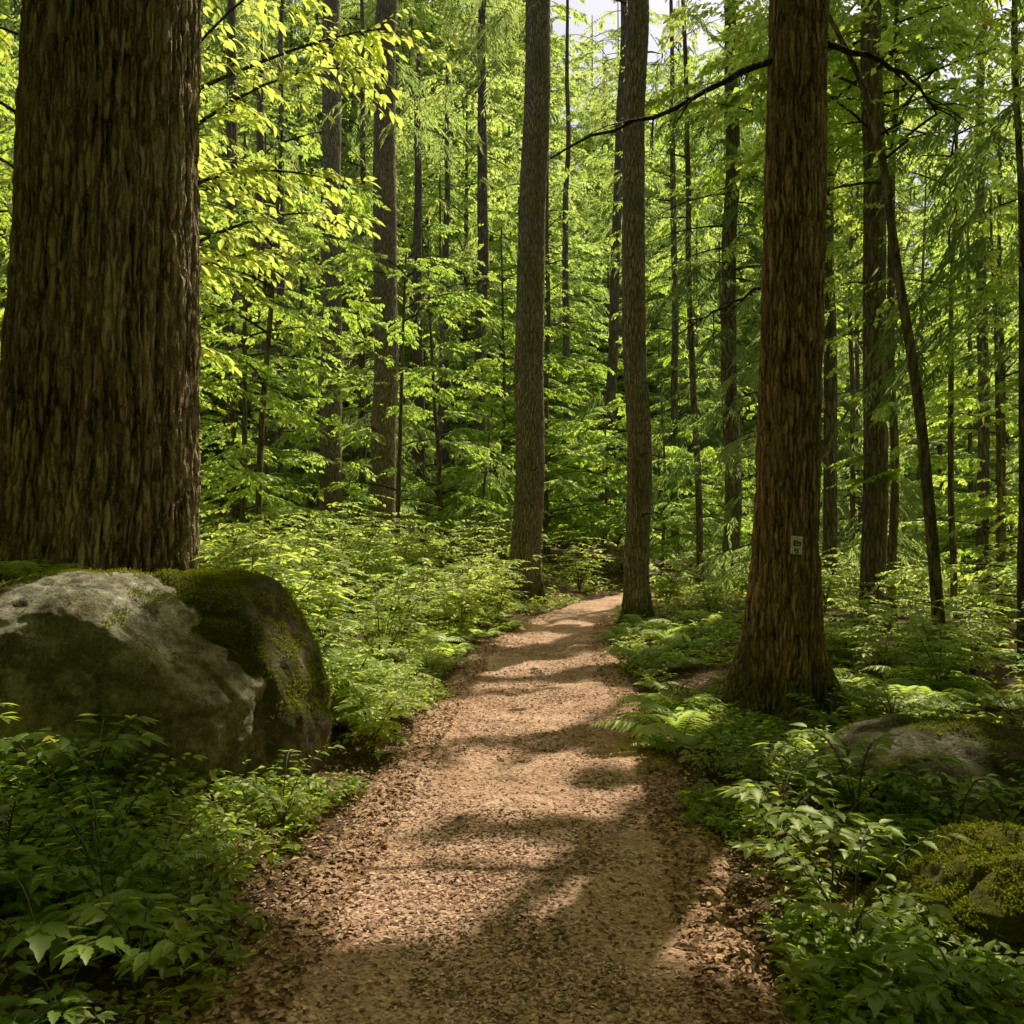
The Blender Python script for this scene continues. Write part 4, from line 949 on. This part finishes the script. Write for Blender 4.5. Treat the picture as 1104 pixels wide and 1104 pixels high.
# single foreground plants
plant('leafy', 0, -1.92, 4.05, 'broad-leaved plant standing tallest in front of the large grey boulder', None, 1.3, .4, tilt=(0, .1))
plant('leafy', 1, -2.25, 4.2, 'low broad-leaved plant spreading at the left foot of the large grey boulder', None, 1.35, 2.0)
plant('leafy', 2, -1.12, 4.35, 'sunlit small plant at the right foot of the large grey boulder beside the path', None, .85)
plant('low', 0, -1.3, 4.55, 'pale sunlit plant pressed against the seam of the two left boulders', None, .8)
plant('leafy', 1, -1.5, 2.85, 'large-leaved dark plant nearest the camera in the lower left corner', None, 1.25)
plant('leafy', 0, -1.15, 2.75, 'plant with broad dark leaves low at the left bottom edge beside the path', None, 1.0)
plant('fern', 1, -3.15, 5.0, 'fern leaning in over the left end of the large grey boulder', None, .8, z=.95)
plant('fern', 0, -3.1, 5.7, 'fern on top of the left bank between the large grey boulder and the huge fir', None, .75, z=1.15)
plant('leafy', 2, 2.22, 6.25, 'spindly tall plant in front of the roots of the trail marker fir', None, 1.0)
plant('leafy', 0, 2.6, 6.5, 'leafy plant right against the moss-covered roots of the trail marker fir', None, .8)
plant('leafy', 0, 1.12, 3.75, 'pale sunlit broad-leaved plant right of the path in front of the low brownish boulder', None, 1.2)
plant('leafy', 2, 1.2, 3.35, 'bushy bright plant between the path and the moss-covered corner rock', None, 1.0)
plant('leafy', 1, 1.12, 2.72, 'broad-leaved plant at the bottom right edge below the moss-covered corner rock', None, .8)
plant('leafy', 2, 1.62, 4.2, 'upright light-leaved plant in front of the low brownish boulder', None, 1.25)
plant('bush', 0, -2.35, 8.3, 'tallest sunlit bush on the left bank right of the huge fir', None, 1.15)
plant('bush', 2, -1.75, 7.2, 'sunlit bush beside the right end of the left boulders', None, .85)
plant('bush', 1, -2.0, 9.4, 'sunlit feathery bush below the right one of the tall pair of trunks', None, .95)
# groups
strew('leafy', 26, (2.5, 5.2), (-2.4, -.3), 'dark shaded broad-leaved plant low in the undergrowth before the left boulders', 'plants below the left boulders', .55, 1.0, .17)
strew('low', 44, (2.4, 6), (-1.6, -.1), 'small-leaved low plant along the shaded left verge of the path', 'low plants on the near left verge', .8, 1.3, .13)
strew('bush', 30, (6.0, 15), (-3.4, -.2), 'leafy sunlit bush on the left bank of the path', 'bushes on the left bank', .4, 1.35, .55)
strew('bush', 9, (5.5, 7.6), (-.95, -.08), 'bright sunlit bush at the path edge just beyond the left boulders', 'bushes just beyond the left boulders', .45, .8, .28)
strew('fern', 30, (5.8, 16), (-2.0, .02), 'bright fern fringing the left edge of the path', 'ferns on the left bank', .6, 1.0, .38)
strew('low', 16, (3.3, 4.4), (.55, 1.6), 'small low plant in the hollow between the low brownish boulder and the corner rock', 'low plants between the right rocks', .6, 1.1, .13)
strew('leafy', 9, (3.9, 4.5), (.75, 2.0), 'leafy plant half covering the front of the low brownish boulder', 'plants in front of the low brownish boulder', .5, .7, .16)
strew('bush', 22, (12, 24), (-6, -.4), 'bush far along the left side of the path', 'bushes far along the left bank', .8, 1.35, .6)
strew('leafy', 30, (2.6, 5.8), (.22, 2.6), 'broad-leaved plant in the undergrowth right of the path before the trail marker fir', 'plants right of the path', .6, 1.05, .2)
strew('low', 34, (2.6, 7.5), (.08, 1.8), 'small-leaved low plant along the right verge of the path', 'low plants on the right verge', .8, 1.4, .14)
strew('fern', 30, (6.4, 14), (.06, 2.2), 'green fern on the right verge between the trail marker fir and the path bend', 'ferns on the right verge', .55, .9, .36)
strew('bush', 20, (6.5, 14), (2.2, 7), 'shaded green bush on the low ground behind the trail marker fir', 'bushes behind the trail marker fir', .5, .9, .5)
strew('fern', 14, (2.9, 6), (.35, 2.2), 'small fern among the undergrowth between the path and the low brownish boulder', 'small ferns right of the path', .38, .62, .3)
strew('fern', 8, (3.0, 4.6), (-2.2, -.5), 'small dark fern among the broad leaves below the left boulders', 'small ferns below the left boulders', .38, .6, .3)
strew('fern', 20, (5.5, 12), (2.0, 6), 'shaded fern on the low ground right of the trail marker fir', 'ferns right of the trail marker fir', .6, 1.0, .4)
strew('bush', 26, (14, 27), (.5, 8), 'leafy bush in the woods behind the bend of the path', 'bushes behind the path bend', .8, 1.4, .7)
def haze():
    me = bpy.data.meshes.new('haze'); bm = bmesh.new(); bmesh.ops.create_cube(bm, size=1); bm.to_mesh(me); bm.free()
    o = obj('haze', me, None, (0, 56, 22)); o.scale = (150, 84, 48); o['kind'] = 'structure'
    m, n, l = mat('warm_haze'); v = N(n, 'ShaderNodeVolumeScatter', Density=.0045, Anisotropy=.55); v.inputs['Color'].default_value = (1, .97, .85, 1)
    out = N(n, 'ShaderNodeOutputMaterial'); l.new(v.outputs[0], out.inputs['Volume']); me.materials.append(m)
#haze()
print('plants', NP, 'objects', len(bpy.data.objects), 'faces', sum(len(o.data.polygons) for o in bpy.data.objects if o.type == 'MESH'))
